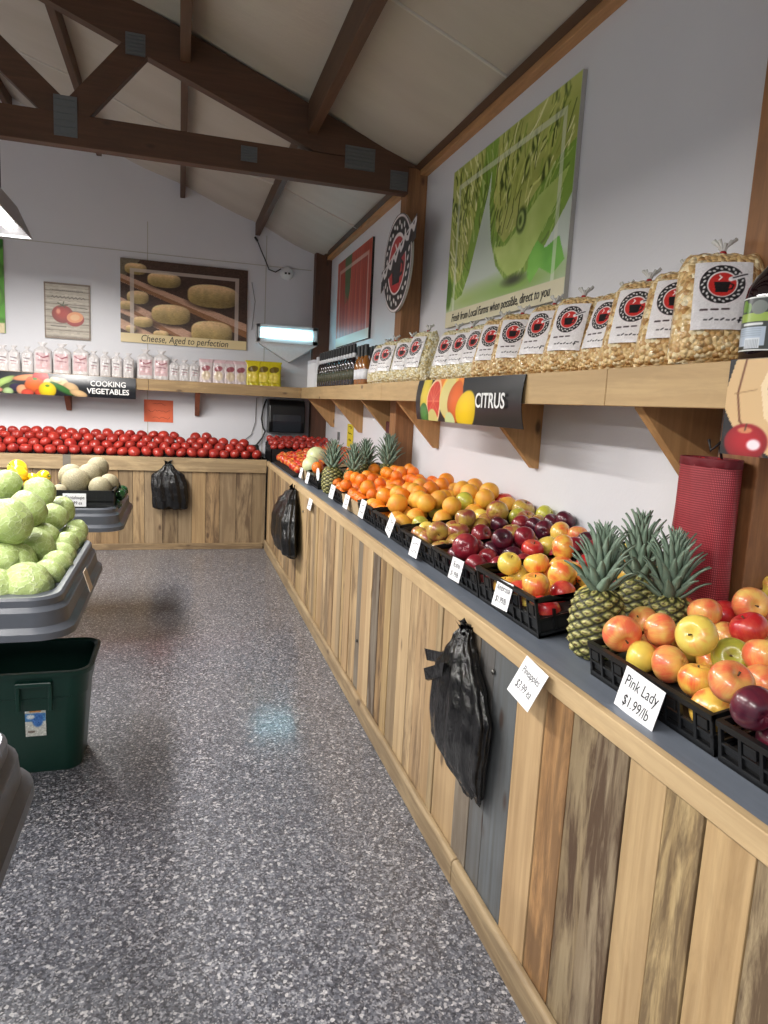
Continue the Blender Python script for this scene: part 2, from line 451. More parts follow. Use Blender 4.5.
# timber plates along the top of the side wall
m = MB(); m.box(WX-.055, WX, -4, YB, 3.093, 3.13)
m.prism([(WX-.055, -4, 3.12), (WX, -4, 3.12), (WX, -4, CZ(WX)-.02), (WX-.055, -4, CZ(WX-.055)-.035)], (0, YB+4, 0)); struct('trim_2', m, M['plate_y'], bevel=.004)
m = MB(); m.prism([(WX-.10, -4, 3.135), (WX-.06, -4, 3.12), (WX-.06, -4, CZ(WX-.06)-.03), (WX-.10, -4, CZ(WX-.10)-.03)], (0, YB+4, 0)); struct('trim_3', m, M['truss_y'], bevel=.003)
# seams of the back wall panels
m = MB()
for x in (-.32, .90): m.box(x-.004, x+.004, YB-.004, YB, .9, 3.3)
m.box(-7, 1.4, YB-.005, YB, 2.985, 2.992); struct('trim_4', m, M['board_edge'])

def beam(name, label, mb, mat, group=None, bevel=.004):
    o = link(name, mb.mesh(name, mat), None, True, bevel); return tag(o, label, name.split('_')[-1], group)
m = MB(); m.box(1.46, WX, 4.68, 4.82, 0.0, 3.30); beam('wall_post', 'brown timber post in the middle of the side wall, under the end of the truss', m, M['post'])
m = MB(); m.box(1.46, WX, 1.46, 1.607, 0.0, 3.30); beam('wall_post', 'tan timber post at the right edge, behind the dark juice bottle', m, M['post'])
m = MB(); m.box(1.425, WX, 7.75, YB, 0.0, 3.2); beam('wall_post', 'dark timber post standing in the back corner of the room', m, M['postd'])
# truss: local wooden roof truss crossing the room at the middle post
TY0, TY1 = 4.66, 4.74
tr = thing('roof_truss', 'dark brown timber roof truss with metal plates crossing the ceiling', 'truss', (-.5, 4.70, 2.95))
m = MB(); m.box(-6.3, 1.46, TY0, TY1, 2.955, 3.13); part('bottom_chord', m, M['truss_x'], tr, bevel=.004)
tc = lambda x: 3.698-.371*x
m = MB(); m.prism([(1.52, TY0, 3.13), (1.52, TY0, tc(1.52)), (-2.4, TY0, tc(-2.4)), (-2.4, TY0, tc(-2.4)-.255), (.82, TY0, 3.132)], (0, TY1-TY0, 0))
part('top_chord', m, M['truss_x'], tr, bevel=.004)
m = MB(); m.prism([(-2.4, TY0, tc(-2.4)), (-6.3, TY0, 3.15), (-6.3, TY0, 2.95), (-2.4, TY0, tc(-2.4)-.24)], (0, TY1-TY0, 0)); part('top_chord', m, M['truss_x'], tr, bevel=.004)
def web(a, b):
    m = MB(); m.bar((a[0], 4.70, a[1]), (b[0], 4.70, b[1]), .068, .145, (1, 0, .3)); part('web_brace', m, M['truss_x'], tr, bevel=.004)
web((-.62, 3.11), (-.24, 3.56)); web((-.64, 3.11), (-1.75, 4.06))
web((-2.4, 4.4), (-1.9, 3.1))
def gang(x0, x1, z0, z1):
    m = MB(); m.box(x0, x1, TY0-.004, TY0-.0005, z0, z1)
    n = 6
    for i in range(n):
        z = z0+(i+.5)*(z1-z0)/n; m.box(x0+.005, x1-.005, TY0-.010, TY0-.004, z-.005, z+.005)
    part('gang_plate', m, M['galv'], tr)
gang(-.70, -.575, 3.0, 3.22); gang(-.31, -.20, 3.50, 3.62); gang(.36, .46, 3.01, 3.10); gang(1.02, 1.22, 3.06, 3.20); gang(1.33, 1.45, 2.97, 3.09)
# purlins run between the trusses, hung under the ceiling
for i, x in enumerate(PX[:4]):
    lab = ['rightmost', 'second from right', 'third from right', 'fourth from right'][i]
    m = MB(); zt = CZ(x)-.005; m.box(x-.025, x+.025, 4.75, YB-.01, zt-.13, zt); beam('ceiling_purlin', f'dark wooden purlin behind the truss, running to the back wall, {lab}', m, M['truss_y'])
    if i < 3:
        m = MB(); m.box(x-.03, x+.03, -3.5, 4.65, zt-.19, zt); beam('ceiling_purlin', f'brown wooden purlin on the near side of the truss, {lab}', m, M['truss_y'])

# fluorescent fixtures with reflector shades
def fixture(lx, ly, i):
    labs = ['long shaded fluorescent fixture glowing near the back wall, at the left edge', 'shaded fluorescent fixture over the middle tables']
    t = thing('fluorescent_fixture', labs[0] if i == 0 else f'shaded fluorescent fixture outside the left of the photo, row {"near" if lx>-2 else "far"} at {["back","middle","front"][i%3]}', 'light fixture', (lx, ly, LIGHT_Z))
    z = LIGHT_Z
    m = MB(); y0, y1 = ly-1.2, ly+1.2
    m.box(lx-.06, lx+.06, y0, y1, z-.03, z+.03); part('housing', m, M['white_metal'], t, bevel=.006)
    m = MB()
    sec = [(.05, .08), (.155, -.15), (.150, -.155), (.045, .065)]
    for sgn in (-1, 1):
        m.prism([(lx+sgn*a, y0, z+b) for a, b in sec], (0, y1-y0, 0))
    for y in (y0, y1-.006):
        m.prism([(lx-.15, y, z-.15), (lx-.05, y, z+.07), (lx+.05, y, z+.07), (lx+.15, y, z-.15)], (0, .006, 0))
    part('reflector', m, M['refl'], t)
    for sgn in (-1, 1):
        m = MB(); m.tube([(lx+sgn*.035, y0+.03, z-.075), (lx+sgn*.035, y1-.03, z-.075)], .016, 10); part('tube_lamp', m, M['tube'], t, smooth=True)
    for y in (y0+.3, y1-.3):
        m = MB(); m.tube([(lx, y, z+.03), (lx, y, CZ(lx)-.02)], .004, 6); part('hanging_wire', m, M['cable'], t)
for i, (lx, ly) in enumerate(LIGHT_SPOTS): fixture(lx, ly, i)
# ================================================================ COUNTERS
rnd = random.Random(11)
AX, CTZ, YC = .877, .925, 7.197
TONES = [(206, 170, 118), (196, 160, 112), (186, 158, 118), (214, 180, 130), (176, 150, 112), (150, 138, 120), (200, 166, 110), (190, 152, 100)]
def tone(c, stain):
    g = sum(c)/3; c = [(x*.84+g*.16)*.885 for x in c]
    return (lin(c[0]), lin(c[1]), lin(c[2]), stain)
cnt = thing('produce_counter', 'long side counter of reclaimed plank cladding with a grey painted top', 'counter', (1.2, 3.0, 0))
m = MB()
edges = [(7.197, None)]
near = [2.163, 1.967, 1.849, 1.75, 1.599, 1.453, 1.331, 1.229, 1.116, 1.003, .903, .790, .715]
ncol = [((204, 168, 118), .1), ((150, 138, 120), .35), ((112, 116, 118), .25), ((104, 110, 114), .15), ((206, 168, 116), .05), ((190, 138, 80), .6),
        ((172, 150, 112), .95), ((160, 140, 108), .9), ((214, 178, 124), .12), ((198, 168, 112), .75), ((212, 174, 118), .18), ((184, 160, 118), .85)]
y = 7.19; pl = []
while y > 2.26:
    wd = rnd.uniform(.075, .145); y2 = max(y-wd, 2.163)
    pl.append((y, y2, rnd.choice(TONES), rnd.choice([0, .1, .3, .6, .85]))); y = y2
if y > 2.163: pl.append((y, 2.163, (198, 170, 124), .3))
for a, b, (c, s_) in zip(near, near[1:], ncol): pl.append((a, b, c, s_))
y = .715
while y > -1.4:
    y2 = y-rnd.uniform(.09, .14); pl.append((y, y2, rnd.choice(TONES), rnd.choice([.1, .4, .8]))); y = y2
for a, b, c, s_ in pl:
    j = rnd.uniform(-8, 8); m.cur = tone([x+j for x in c], s_)
    d = rnd.uniform(-.003, .003)
    m.box(AX+.012+d, AX+.030, b+.0018, a-.0018, .02, .876)
part('plank_cladding', m, M['plank'], cnt, color=True, bevel=.0015)
m = MB(); m.box(AX+.03, AX+.05, -1.4, 7.19, .0, .88); part('backing_panel', m, M['black_in'], cnt)
m = MB()
for a, b in ((7.197, 5.1), (5.097, 2.9), (2.897, .55), (.547, -1.4)): m.box(AX, AX+.022, b, a, .875, CTZ)
part('top_trim', m, M['trim_y'], cnt, bevel=.002)
m = MB()
for a, b in ((7.197, 4.4), (4.397, 1.9), (1.897, -1.4)):
    m.prism([(AX-.012, b, 0), (AX+.012, b, 0), (AX+.012, b, .094), (AX-.004, b, .094), (AX-.012, b, .084)], (0, a-b, 0))
part('base_rail', m, M['rail_y'], cnt, bevel=.004)
m = MB(); m.box(AX+.022, WX, -1.4, YB, .895, CTZ-.002); part('counter_top', m, M['grey_top'], cnt, bevel=.002)
m = MB()
for yy, zz in ((1.745, .80), (5.0, .75), (3.3, .35)):
    m.lathe([(.001, 0), (.008, .001), (.009, .006), (.003, .010)], 10, (0, 0, 0), fn=lambda p, a, k: (-p[2], p[0], p[1]))
    for i in range(len(m.v)-40, len(m.v)): m.v[i] = (m.v[i][0]+AX+.011, m.v[i][1]+yy, m.v[i][2]+zz)
part('screw', m, M['steel'], cnt, smooth=True)

bc = thing('tomato_counter', 'back wall counter of upright pallet planks with tomatoes piled on it', 'counter', (-1, 7.5, 0))
m = MB(); x = AX-.002
while x > -3.2:
    x2 = x-rnd.uniform(.10, .175); j = rnd.uniform(-10, 6)
    c = rnd.choice(TONES[:5]); m.cur = tone([v_-14+j for v_ in c], rnd.choice([.1, .3, .5, .75]))
    m.box(x2+.0015, x-.0015, YC+.012+rnd.uniform(-.003, .002), YC+.03, .02, .85); x = x2
part('plank_cladding', m, M['plank'], bc, color=True, bevel=.0015)
m = MB(); m.box(-3.2, AX-.002, YC+.03, YC+.05, 0, .86); part('backing_panel', m, M['black_in'], bc)
m = MB()
for a, b in ((-3.2, -1.06), (-.99, AX-.003)): m.box(a, b, YC-.012, YC+.012, .80, CTZ+.012)
part('top_trim', m, M['trim_x'], bc, bevel=.002)
m = MB(); m.box(-1.06, -.99, YC-.012, YC+.012, .80, CTZ+.012); part('trim_patch', m, plain('grey_board', rgb(112, 106, 96), .6), bc)
m = MB(); m.box(-3.2, AX-.024, YC-.012, YC+.012, 0, .062); part('base_rail', m, M['rail_x'], bc, bevel=.003)
m = MB(); m.box(-3.2, AX-.003, YC+.012, YB, .895, .915); part('counter_top', m, M['rail_x'], bc)

# ================================================================ SHELVES
SX, ST, SB, YS = 1.273, 1.70, 1.586, 7.56
sh = thing('wall_shelf', 'pale pine shelf on triangular brackets running along the side wall', 'shelf', (1.45, 3, SB))
m = MB(); m.box(SX+.035, WX, -.6, YB, ST-.03, ST-.001)
part('shelf_board', m, M['shelf_y'], sh, bevel=.002)
m = MB()
for a, b in ((-.6, 1.90), (1.903, 4.42), (4.423, 6.4), (6.403, YS)): m.box(SX, SX+.035, a, b, SB, ST)
part('front_fascia', m, M['shelf_y'], sh, bevel=.003)
for yy in (7.33, 6.13, 5.08, 4.18, 2.88, 1.78):
    xb = WX if not 4.6 < yy < 4.9 else 1.46
    m = MB(); m.prism([(xb, yy-.02, 1.30), (xb, yy-.02, SB+.082), (SX+.037, yy-.02, SB+.082), (SX+.037, yy-.02, SB-.005), (xb-.03, yy-.02, 1.30)], (0, .04, 0))
    part('bracket', m, M['bracket'], sh, bevel=.002)
bs = thing('wall_shelf', 'pine shelf along the back wall above the tomatoes', 'shelf', (-1, 7.7, SB))
m = MB(); m.box(-3.2, SX+.033, YS+.035, YB, ST-.03, ST-.001); part('shelf_board', m, M['shelf_x'], bs, bevel=.002)
m = MB(); m.box(-3.2, -.3, YS, YS+.035, SB, ST); m.box(-.297, SX-.003, YS, YS+.035, SB, ST); part('front_fascia', m, M['shelf_x'], bs, bevel=.003)
for xx in (-2.3, -1.09, .19):
    m = MB(); m.prism([(xx-.024, YB, 1.34), (xx-.024, YB, SB+.082), (xx-.024, YS+.037, SB+.082), (xx-.024, YS+.037, SB-.01), (xx-.024, YB-.03, 1.34)], (.048, 0, 0))
    part('bracket', m, M['bracketr'], bs, bevel=.002)

# ================================================================ POSTERS AND SIGNS
def script(text_, *a, **k): return text(text_, *a, **k)
def on_right(name, label, cv, y0, y1, z0, z1, th=.02, edge='board_edge', x=WX):
    """picture on the side wall; reads from far (y1) to near (y0)"""
    t = thing(name, label, 'poster' if 'poster' in name else 'sign', (x, (y0+y1)/2, z0))
    m = MB(); m.box(x-th, x-.001, y0, y1, z0, z1); part('board', m, M[edge], t)
    me = cv.bake('print', (x-th-.0015, y1, z0), (0, y0-y1, 0), (0, 0, z1-z0)); link('print', me, t)
    return t
def on_back(name, label, cv, x0, x1, z0, z1, th=.02, edge='board_edge', y=YB):
    t = thing(name, label, 'poster' if 'poster' in name else 'sign', ((x0+x1)/2, y, z0))
    m = MB(); m.box(x0, x1, y-th, y-.001, z0, z1); part('board', m, M[edge], t)
    me = cv.bake('print', (x0, y-th-.0015, z0), (x1-x0, 0, 0), (0, 0, z1-z0)); link('print', me, t)
    return t

# lettuce / cabbage poster
W_, H_ = 1.40, .92
cv = Canvas(W_, H_, 280, 185, (214, 219, 212))
cv.c[:] = np.array([206, 214, 208]) + (cv.y/H_)[..., None]*np.array([-10, 0, -20])
cv.ell(.28, .13, .30, .05, (176, 196, 120), soft=20); cv.ell(.95, .13, .42, .06, (140, 178, 80), soft=20)
def head(out, core, seed, ang):
    ins = cv.inpoly(out); inc = cv.inpoly(core); keep = cv.c.copy(); n_ = cv.vn(7, 6, seed)[..., None]
    cv.c = np.where(inc[..., None], np.array([150, 164, 66])*(1-n_)+np.array([214, 216, 130])*n_, np.array([112, 150, 44])*(1-n_)+np.array([170, 198, 92])*n_)
    q = random.Random(seed); xs_ = [p[0] for p in out]; ys_q = [p[1] for p in out]
    for k in range(230):
        x0 = q.uniform(min(xs_), max(xs_)); y0 = q.uniform(min(ys_q)+.05, .95); a = math.radians(ang+q.uniform(-22, 22)+40*(x0-sum(xs_)/len(xs_))); L = q.uniform(.05, .17); bend = q.uniform(-.9, .9)
        c_ = q.choice([(232, 234, 166), (214, 220, 130), (196, 206, 104), (128, 146, 46), (84, 104, 28), (150, 176, 70), (240, 240, 190)])
        pts = []
        for t_ in range(4):
            pts.append((x0, y0)); x0 += math.cos(a)*L/3; y0 -= math.sin(a)*L/3; a += bend/3
        cv.line(pts, q.choice([.004, .006, .009, .014]), c_)
    for k in range(14):
        x0 = q.uniform(min(xs_), max(xs_)); y0 = q.uniform(.5, .9); r_q = q.uniform(.012, .03)
        cv.ell(x0, y0, r_q, r_q*2, (70, 90, 26), q.uniform(-30, 30), soft=3); cv.ell(x0+.006, y0, r_q*.55, r_q*1.5, (190, 202, 104), q.uniform(-30, 30), soft=2)
    cv.c = np.where(ins[..., None], cv.c, keep)
    rim = ins & ~inc; cv.c = np.where(rim[..., None], cv.c*.55+np.array([126, 168, 56])*.45, cv.c)
head([(0, .92), (0, .28), (.06, .19), (.14, .15), (.24, .17), (.33, .28), (.42, .46), (.52, .66), (.60, .92)], [(0, .92), (0, .40), (.05, .30), (.13, .24), (.21, .27), (.28, .38), (.36, .56), (.42, .74), (.46, .92)], 3, 68)
head([(.56, .92), (.55, .60), (.60, .40), (.68, .26), (.80, .17), (.95, .15), (1.12, .20), (1.28, .33), (1.40, .44), (1.40, .92)], [(.62, .92), (.60, .62), (.66, .44), (.76, .36), (.90, .42), (1.05, .52), (1.25, .62), (1.40, .66), (1.40, .92)], 11, 115)
lite = cv.inpoly([(.64, .36), (.72, .25), (.84, .18), (1.0, .20), (1.26, .42), (1.36, .56), (1.1, .50), (.92, .40), (.78, .34)]); q_ = cv.vn(8, 6, 9)[..., None]
cv.c = np.where(lite[..., None], np.array([142, 176, 62])*(1-q_)+np.array([206, 222, 136])*q_, cv.c)
cv.ell(.94, .43, .050, .06, (70, 92, 34), soft=4); cv.ell(.935, .43, .034, .042, (176, 198, 108), soft=3); cv.ell(.93, .43, .016, .022, (84, 108, 40), soft=3)
for i in range(9):
    r0_ = random.Random(i); x0 = r0_.uniform(.05, .42) if i % 3 == 0 else r0_.uniform(.62, 1.3); y0 = r0_.uniform(.5, .86)
    cv.line([(x0, y0), (x0+r0_.uniform(-.05, .02), y0-.06), (x0+r0_.uniform(-.06, .0), y0-.13)], .006, (66, 88, 24))
g_ = cv.inpoly([(1.04, .15), (1.05, .24), (1.12, .30), (1.20, .25), (1.32, .28), (1.38, .17), (1.28, .12), (1.16, .17), (1.08, .11)])
cv.c = np.where(g_[..., None], np.array([74, 160, 34])*(1-q_)+np.array([150, 214, 92])*q_, cv.c)
cv.ell(.90, .155, .10, .022, (58, 66, 34), soft=6); cv.ell(.03, .20, .05, .09, (88, 128, 36), soft=4)
cv.frame(.10, .030, (226, 232, 214), bottom=.0, k=.62)
cv.poly([(0, 0), (W_, 0), (W_, .092), (0, .092)], (222, 214, 182))
t = on_right('cabbage_poster', 'large green poster of cut cabbage heads on the side wall above the popcorn', cv, 2.735, 4.13, 2.045, 2.955)
text('Fresh from Local Farms when possible, direct to you', t, M['ink'], (WX-.0235, 3.44, 2.092), (0, -.83, 0), (0, 0, 1), .066, shear=.25)

# carrot poster
W_, H_ = 1.33, .84
cv = Canvas(W_, H_, 110, 100, (196, 92, 66)); r_ = random.Random(9)
for i in range(16):
    x0 = .02+i*.085; x1 = x0+r_.uniform(-.05, .09); g = r_.uniform(-18, 22); wd = r_.uniform(.06, .10)
    cv.poly([(x0, .84), (x0+wd, .84), (x1+wd*.75, 0), (x1+wd*.2, 0)], (186+g, 74+g, 50+g))
    cv.line([(x0+wd, .84), (x1+wd*.75, 0)], .010, (110, 30, 22))
cv.poly([(.32, .84), (.60, .84), (.56, .50), (.48, .42), (.36, .52)], (58, 82, 44))
for i in range(14): cv.line([(.34+i*.018, .84), (.36+i*.013, r_.uniform(.4, .55))], .010, (90, 112, 66))
cv.frame(.09, .035, (216, 196, 186), bottom=-.1, k=.7)
cv.poly([(0, 0), (W_, 0), (W_, .085), (0, .085)], (214, 208, 190))
t = on_right('carrot_poster', 'poster of a bunch of orange carrots on the side wall near the back corner', cv, 5.98, 7.32, 2.13, 2.975, edge='cable')

# cheese poster
W_, H_ = 1.29, .86
cv = Canvas(W_, H_, 230, 150, (74, 50, 36)); 
def plankp(y0, y1, slope, th):
    cv.poly([(0, y0), (W_, y1), (W_, y1-th*1.4), (0, y0-th)], (172, 130, 102)); cv.poly([(0, y0-th), (W_, y1-th*1.4), (W_, y1-th*1.9), (0, y0-th*1.35)], (140, 94, 62))
cv.poly([(0, .62), (0, .86), (.2, .86)], (120, 110, 88))
cv.poly([(0, .70), (W_, .28), (W_, .14), (0, .62)], (206, 164, 136)); cv.poly([(0, .655), (W_, .20), (W_, .13), (0, .625)], (150, 104, 66))
cv.poly([(0, .46), (.84, .09), (.55, .09), (0, .30)], (206, 164, 138)); cv.poly([(0, .40), (.62, .09), (.52, .09), (0, .36)], (152, 104, 68))
cv.poly([(0, .24), (.35, .09), (.12, .09), (0, .14)], (200, 160, 132))
for cx, cy, rx, ry in ((.15, .76, .11, .065), (.43, .67, .17, .085), (.93, .55, .27, .135), (.17, .47, .11, .075), (.50, .32, .20, .115), (.06, .38, .07, .05), (.92, .16, .22, .14), (.22, .22, .10, .06), (.40, .10, .08, .05), (.10, .14, .05, .04)):
    cv.ell(cx+.03, cy-ry*.45, rx*1.05, ry*.7, (60, 40, 28), soft=7); cv.wheel(cx, cy, rx, ry*.92)
cv.noisy(6, 3, 1)
cv.frame(.095, .035, (214, 200, 190), bottom=.0, k=.8)
cv.poly([(0, 0), (W_, 0), (W_, .095), (0, .095)], (226, 206, 158))
t = on_back('cheese_poster', 'poster of cheese wheels ageing on wooden shelves, on the back wall', cv, -.585, .706, 2.075, 2.915)
text('Cheese, Aged to perfection', t, M['ink'], (.06, YB-.0235, 2.122), (.82, 0, 0), (0, 0, 1), .098, shear=.2)

# little tomato picture on weathered boards
W_, H_ = .43, .53
cv = Canvas(W_, H_, 110, 135, (176, 166, 150))
for i in range(9): cv.line([(0, i*.062+.02), (W_, i*.062+.02)], .005, (92, 82, 72)); cv.line([(0, i*.062+.045), (W_, i*.062+.04)], .012, (192, 184, 168))
cv.noisy(9, 7, 1)
cv.ell(.17, .235, .10, .085, (178, 52, 36), soft=2, shade=.35); cv.ell(.13, .26, .02, .025, (220, 140, 110), soft=4)
cv.ell(.285, .195, .086, .070, (176, 44, 34), 8, shade=.2); cv.ell(.285, .212, .078, .052, (226, 150, 100), 8); cv.ell(.285, .212, .045, .030, (232, 180, 130), 8)
for a in range(5): cv.line([(.17, .315), (.17+.05*math.cos(a*1.3), .325+.03*math.sin(a*1.3))], .008, (62, 74, 40))
cv.line([(.06, .12), (.20, .115)], .007, (60, 52, 46)); cv.line([(.24, .31), (.40, .30)], .007, (80, 72, 62))
for i in range(26): cv.line([(.07+i*.012, .395+.01*math.sin(i*2.1)), (.07+(i+1)*.012, .395+.012*math.sin(i*2.1+2.1))], .004, (70, 60, 52))
for i in range(16): cv.line([(.08+i*.018, .46), (.09+i*.018, .46)], .006, (110, 100, 90))
cv.frame(0, .012, (110, 90, 76), k=.8)
t = on_back('tomato_picture', 'small square picture of two tomatoes on weathered boards, on the back wall', cv, -1.305, -.875, 2.06, 2.61)
t['category'] = 'picture'
# green poster at the left edge
cv = Canvas(1.3, .88, 110, 80, (96, 166, 58)); r_ = random.Random(4)
for i in range(70):
    g = r_.uniform(-50, 40); cv.ell(r_.uniform(0, 1.3), r_.uniform(.05, .88), r_.uniform(.04, .12), r_.uniform(.03, .08), (96+g, 170+g, 58+g*.5), r_.uniform(0, 180), soft=2, shade=.4)
cv.poly([(0, 0), (1.3, 0), (1.3, .09), (0, .09)], (222, 206, 166))
on_back('green_vegetable_poster', 'bright green vegetable poster cut off by the left edge, on the back wall', cv, -2.96, -1.66, 2.075, 2.97)

# hanging banners on the shelf fronts
def banner(label, cv, o, u, h, outward, mat='printg'):
    o = Vector(o); u = Vector(u); n = Vector(outward)
    t = thing('shelf_banner', label, 'sign', o+u/2)
    L = u.length
    def bend(U, V): return (np.array(n)[None, None]*(.018*np.sin(V*PI*.9+.2)+.008*np.sin(U*PI*1.5)*(1-V))[..., None])
    me = cv.bake('print', o, u, (0, 0, h), bend=bend, mat=mat); link('print', me, t)
    me2 = bpy.data.meshes.new('backing'); a = [tuple(Vector(v.co)-n*.0022) for v in me.vertices]; me2.from_pydata(a, [], [tuple(reversed(p.vertices)) for p in me.polygons])
    me2.materials.append(M['black_pl']); b = bpy.data.objects.new('backing', me2); COL.objects.link(b); b.parent = t
    return t
BK = (30, 31, 36)
W_, H_ = 1.23, .21
cv = Canvas(W_, H_, 330, 60, BK)
cv.ell(0.148, .13, 0.077, .13, (226, 200, 70), soft=2, shade=.2); cv.ell(0.365, .19, 0.108, .12, (232, 128, 52), shade=.2)
cv.ell(0.287, .10, 0.104, .115, (238, 196, 150)); cv.ell(0.287, .10, 0.090, .10, (206, 62, 46))
for a in range(10): cv.line([(.287, .10), (.287+.085*math.cos(a*.63), .10+.095*math.sin(a*.63))], .004, (228, 130, 96))
cv.ell(0.548, .14, 0.099, .12, (236, 140, 60)); cv.ell(0.479, .13, 0.108, .12, (238, 196, 96)); cv.ell(0.461, .13, 0.077, .105, (214, 200, 130), -30)
cv.ell(0.574, .10, 0.090, .10, (226, 104, 40), -20, shade=.2)
cv.ell(0.139, .03, 0.068, .06, (72, 138, 60), shade=.3); cv.ell(0.270, 0, 0.072, .06, (206, 196, 120)); cv.ell(0.505, 0, 0.063, .05, (196, 208, 150))
cv.ell(0.696, .06, 0.117, .085, (244, 204, 26), 25, soft=2, shade=.15)
cv.poly([(0, 0), (.07, 0), (.09, .21), (0, .21)], BK)
t = banner('black banner with sliced fruit reading CITRUS, hung on the side shelf front', cv, (SX-.004, 3.65, 1.488), (0, -1.23, 0), .21, (-1, 0, 0))
text('CITRUS', t, M['white_ink'], (SX-.027, 2.69, 1.592), (0, -1.0, 0), (0, 0, 1), .088, bold=.0015)
cv = Canvas(2.0, .21, 420, 50, BK)
for cx, cy, rx, ry, c, a in ((.72, .10, .14, .035, (160, 186, 104), 30), (.80, .05, .10, .05, (70, 84, 50), 20), (.98, .16, .14, .03, (226, 140, 92), 8), (.86, .06, .06, .04, (54, 46, 70), 0), (.93, .04, .06, .05, (226, 160, 120), 0), (1.02, .12, .05, .05, (210, 104, 70), 0),
    (1.12, .17, .08, .06, (200, 54, 50), 0), (1.06, .09, .10, .07, (226, 102, 44), 0), (.78, .02, .05, .035, (170, 196, 140), 0), (1.12, .02, .06, .04, (206, 70, 46), 0), (.98, .01, .06, .04, (210, 80, 60), 0), (1.20, .12, .05, .04, (200, 210, 160), 0), (1.34, .12, .08, .05, (214, 184, 136), -15), (1.28, .15, .06, .03, (214, 200, 150), -10),
    (1.44, .08, .08, .05, (206, 170, 124), -20), (1.34, .07, .13, .03, (56, 110, 50), -28), (1.19, .05, .085, .075, (234, 204, 30), 0), (1.52, .03, .09, .035, (216, 180, 132), -15), (.62, .03, .10, .03, (226, 150, 130), 0), (.5, .1, .1, .04, (120, 160, 80), 20)):
    cx = .95+(cx-.72)*.85; rx *= .92
    cv.ell(cx, cy, rx, ry, c, a, soft=1.5, shade=.3)
cv.ell(1.35, .09, .02, .012, (90, 130, 40)); cv.ell(1.24, .15, .02, .012, (80, 120, 50))
for sh_ in (0,):
    cv.c = np.roll(cv.c, -35, axis=1); cv.c[:, -40:] = BK
t = banner('black banner with mixed vegetables reading COOKING VEGETABLES, on the back shelf', cv, (-2.42, YS-.004, 1.488), (2.0, 0, 0), .21, (0, -1, 0))
text('Cooking\nVegetables'.upper(), t, M['white_ink'], (-.68, YS-.028, 1.585), (.95, 0, 0), (0, 0, 1), .074, bold=.0015)
# apple basket banner at the right edge
W_, H_ = .75, .25
cv = Canvas(W_, H_, 240, 80, (24, 22, 26))
cv.poly([(.02, .25), (.0, .18), (.0, .12), (.04, .06), (.16, .0), (.75, .0), (.75, .25)], (214, 180, 132))
cv.line([(.05, .25), (.035, .16), (.05, .09), (.13, .0)], .006, (112, 66, 40)); cv.line([(.025, .16), (.09, .17)], .002, (150, 110, 70))
cv.poly([(.13, .25), (.10, .18), (.12, .10), (.20, .03), (.30, .0), (.75, .0), (.75, .25)], (236, 212, 172))
cv.poly([(.15, .25), (.12, .18), (.14, .10), (.22, .035), (.32, .0), (.75, .0), (.75, .25)], (84, 18, 30))
for cx, cy, r in ((.20, .19, .07), (.33, .17, .075), (.25, .09, .08), (.42, .08, .08), (.48, .2, .07), (.6, .1, .08), (.68, .2, .07)):
    cv.ell(cx, cy, r, r*.9, (150, 24, 44), soft=2, shade=.5); cv.ell(cx-.02, cy+.03, .012, .010, (236, 200, 210), soft=3)
cv.ell(.17, .225, .015, .022, (90, 110, 50))
cv.ell(.075, .035, .065, .048, (176, 22, 36), soft=1.5, shade=.3); cv.ell(.10, .03, .02, .014, (244, 226, 232), soft=2); cv.ell(.07, .066, .022, .008, (206, 130, 90)); cv.line([(.07, .066), (.073, .082)], .004, (70, 50, 30))
def amask(s): return ~(((s.x < .02) & (s.y > .10)) & False) & ~((s.y < .055) & (s.x > .145+0*s.x)) & ~((s.x < .03) & (s.y < .11) & (s.y > .07) & False)
t = thing('shelf_banner', 'banner of red apples in a basket at the right end of the side shelf', 'sign', (SX-.01, 1.05, 1.46))
me = cv.bake('print', (SX-.008, 1.388, 1.478), (0, -.75, 0), (0, 0, .224), mask=amask, mat='printg'); link('print', me, t)
m = MB(); m.box(SX-.006, SX-.0005, .66, 1.386, 1.53, 1.70); part('backing', m, M['black_pl'], t)

# round coffee-mug sign on the middle post
cv = Canvas(.78, .70, 190, 170, (25, 22, 24)); logo(cv, .38, .35, .32)
pts = [(.02+i*.037, .30+i*.0125+.03*math.sin(i*1.9)) for i in range(21)]
cv.line([(.0, .27), (.78, .52)], .10, (30, 26, 28)); cv.line(pts, .034, (226, 222, 222)); cv.line([(.02, .33), (.75, .57)], .012, (226, 222, 222))
def rmask(s):
    d = np.hypot(s.x-.38, s.y-.35) < .325
    t_ = (s.y-(.27+.25/.78*s.x)); return d | ((np.abs(t_) < .075) & (s.x > .01) & (s.x < .77))
t = thing('round_logo_sign', 'round black and white sign with a red coffee mug on the middle post', 'sign', (1.455, 4.75, 2.2))
me = cv.bake('print', (1.432, 5.13, 2.17), (0, -.78, 0), (0, 0, .70), mask=rmask, mat='printg'); link('print', me, t)
m = MB(); m.prism([(1.434, 4.75+.322*math.cos(a*PI/24), 2.52+.322*math.sin(a*PI/24)) for a in range(48)], (.014, 0, 0)); part('board', m, M['board_edge'], t)
m = MB(); m.box(1.445, 1.459, 4.71, 4.79, 2.35, 2.7); part('mounting_block', m, M['cable'], t)

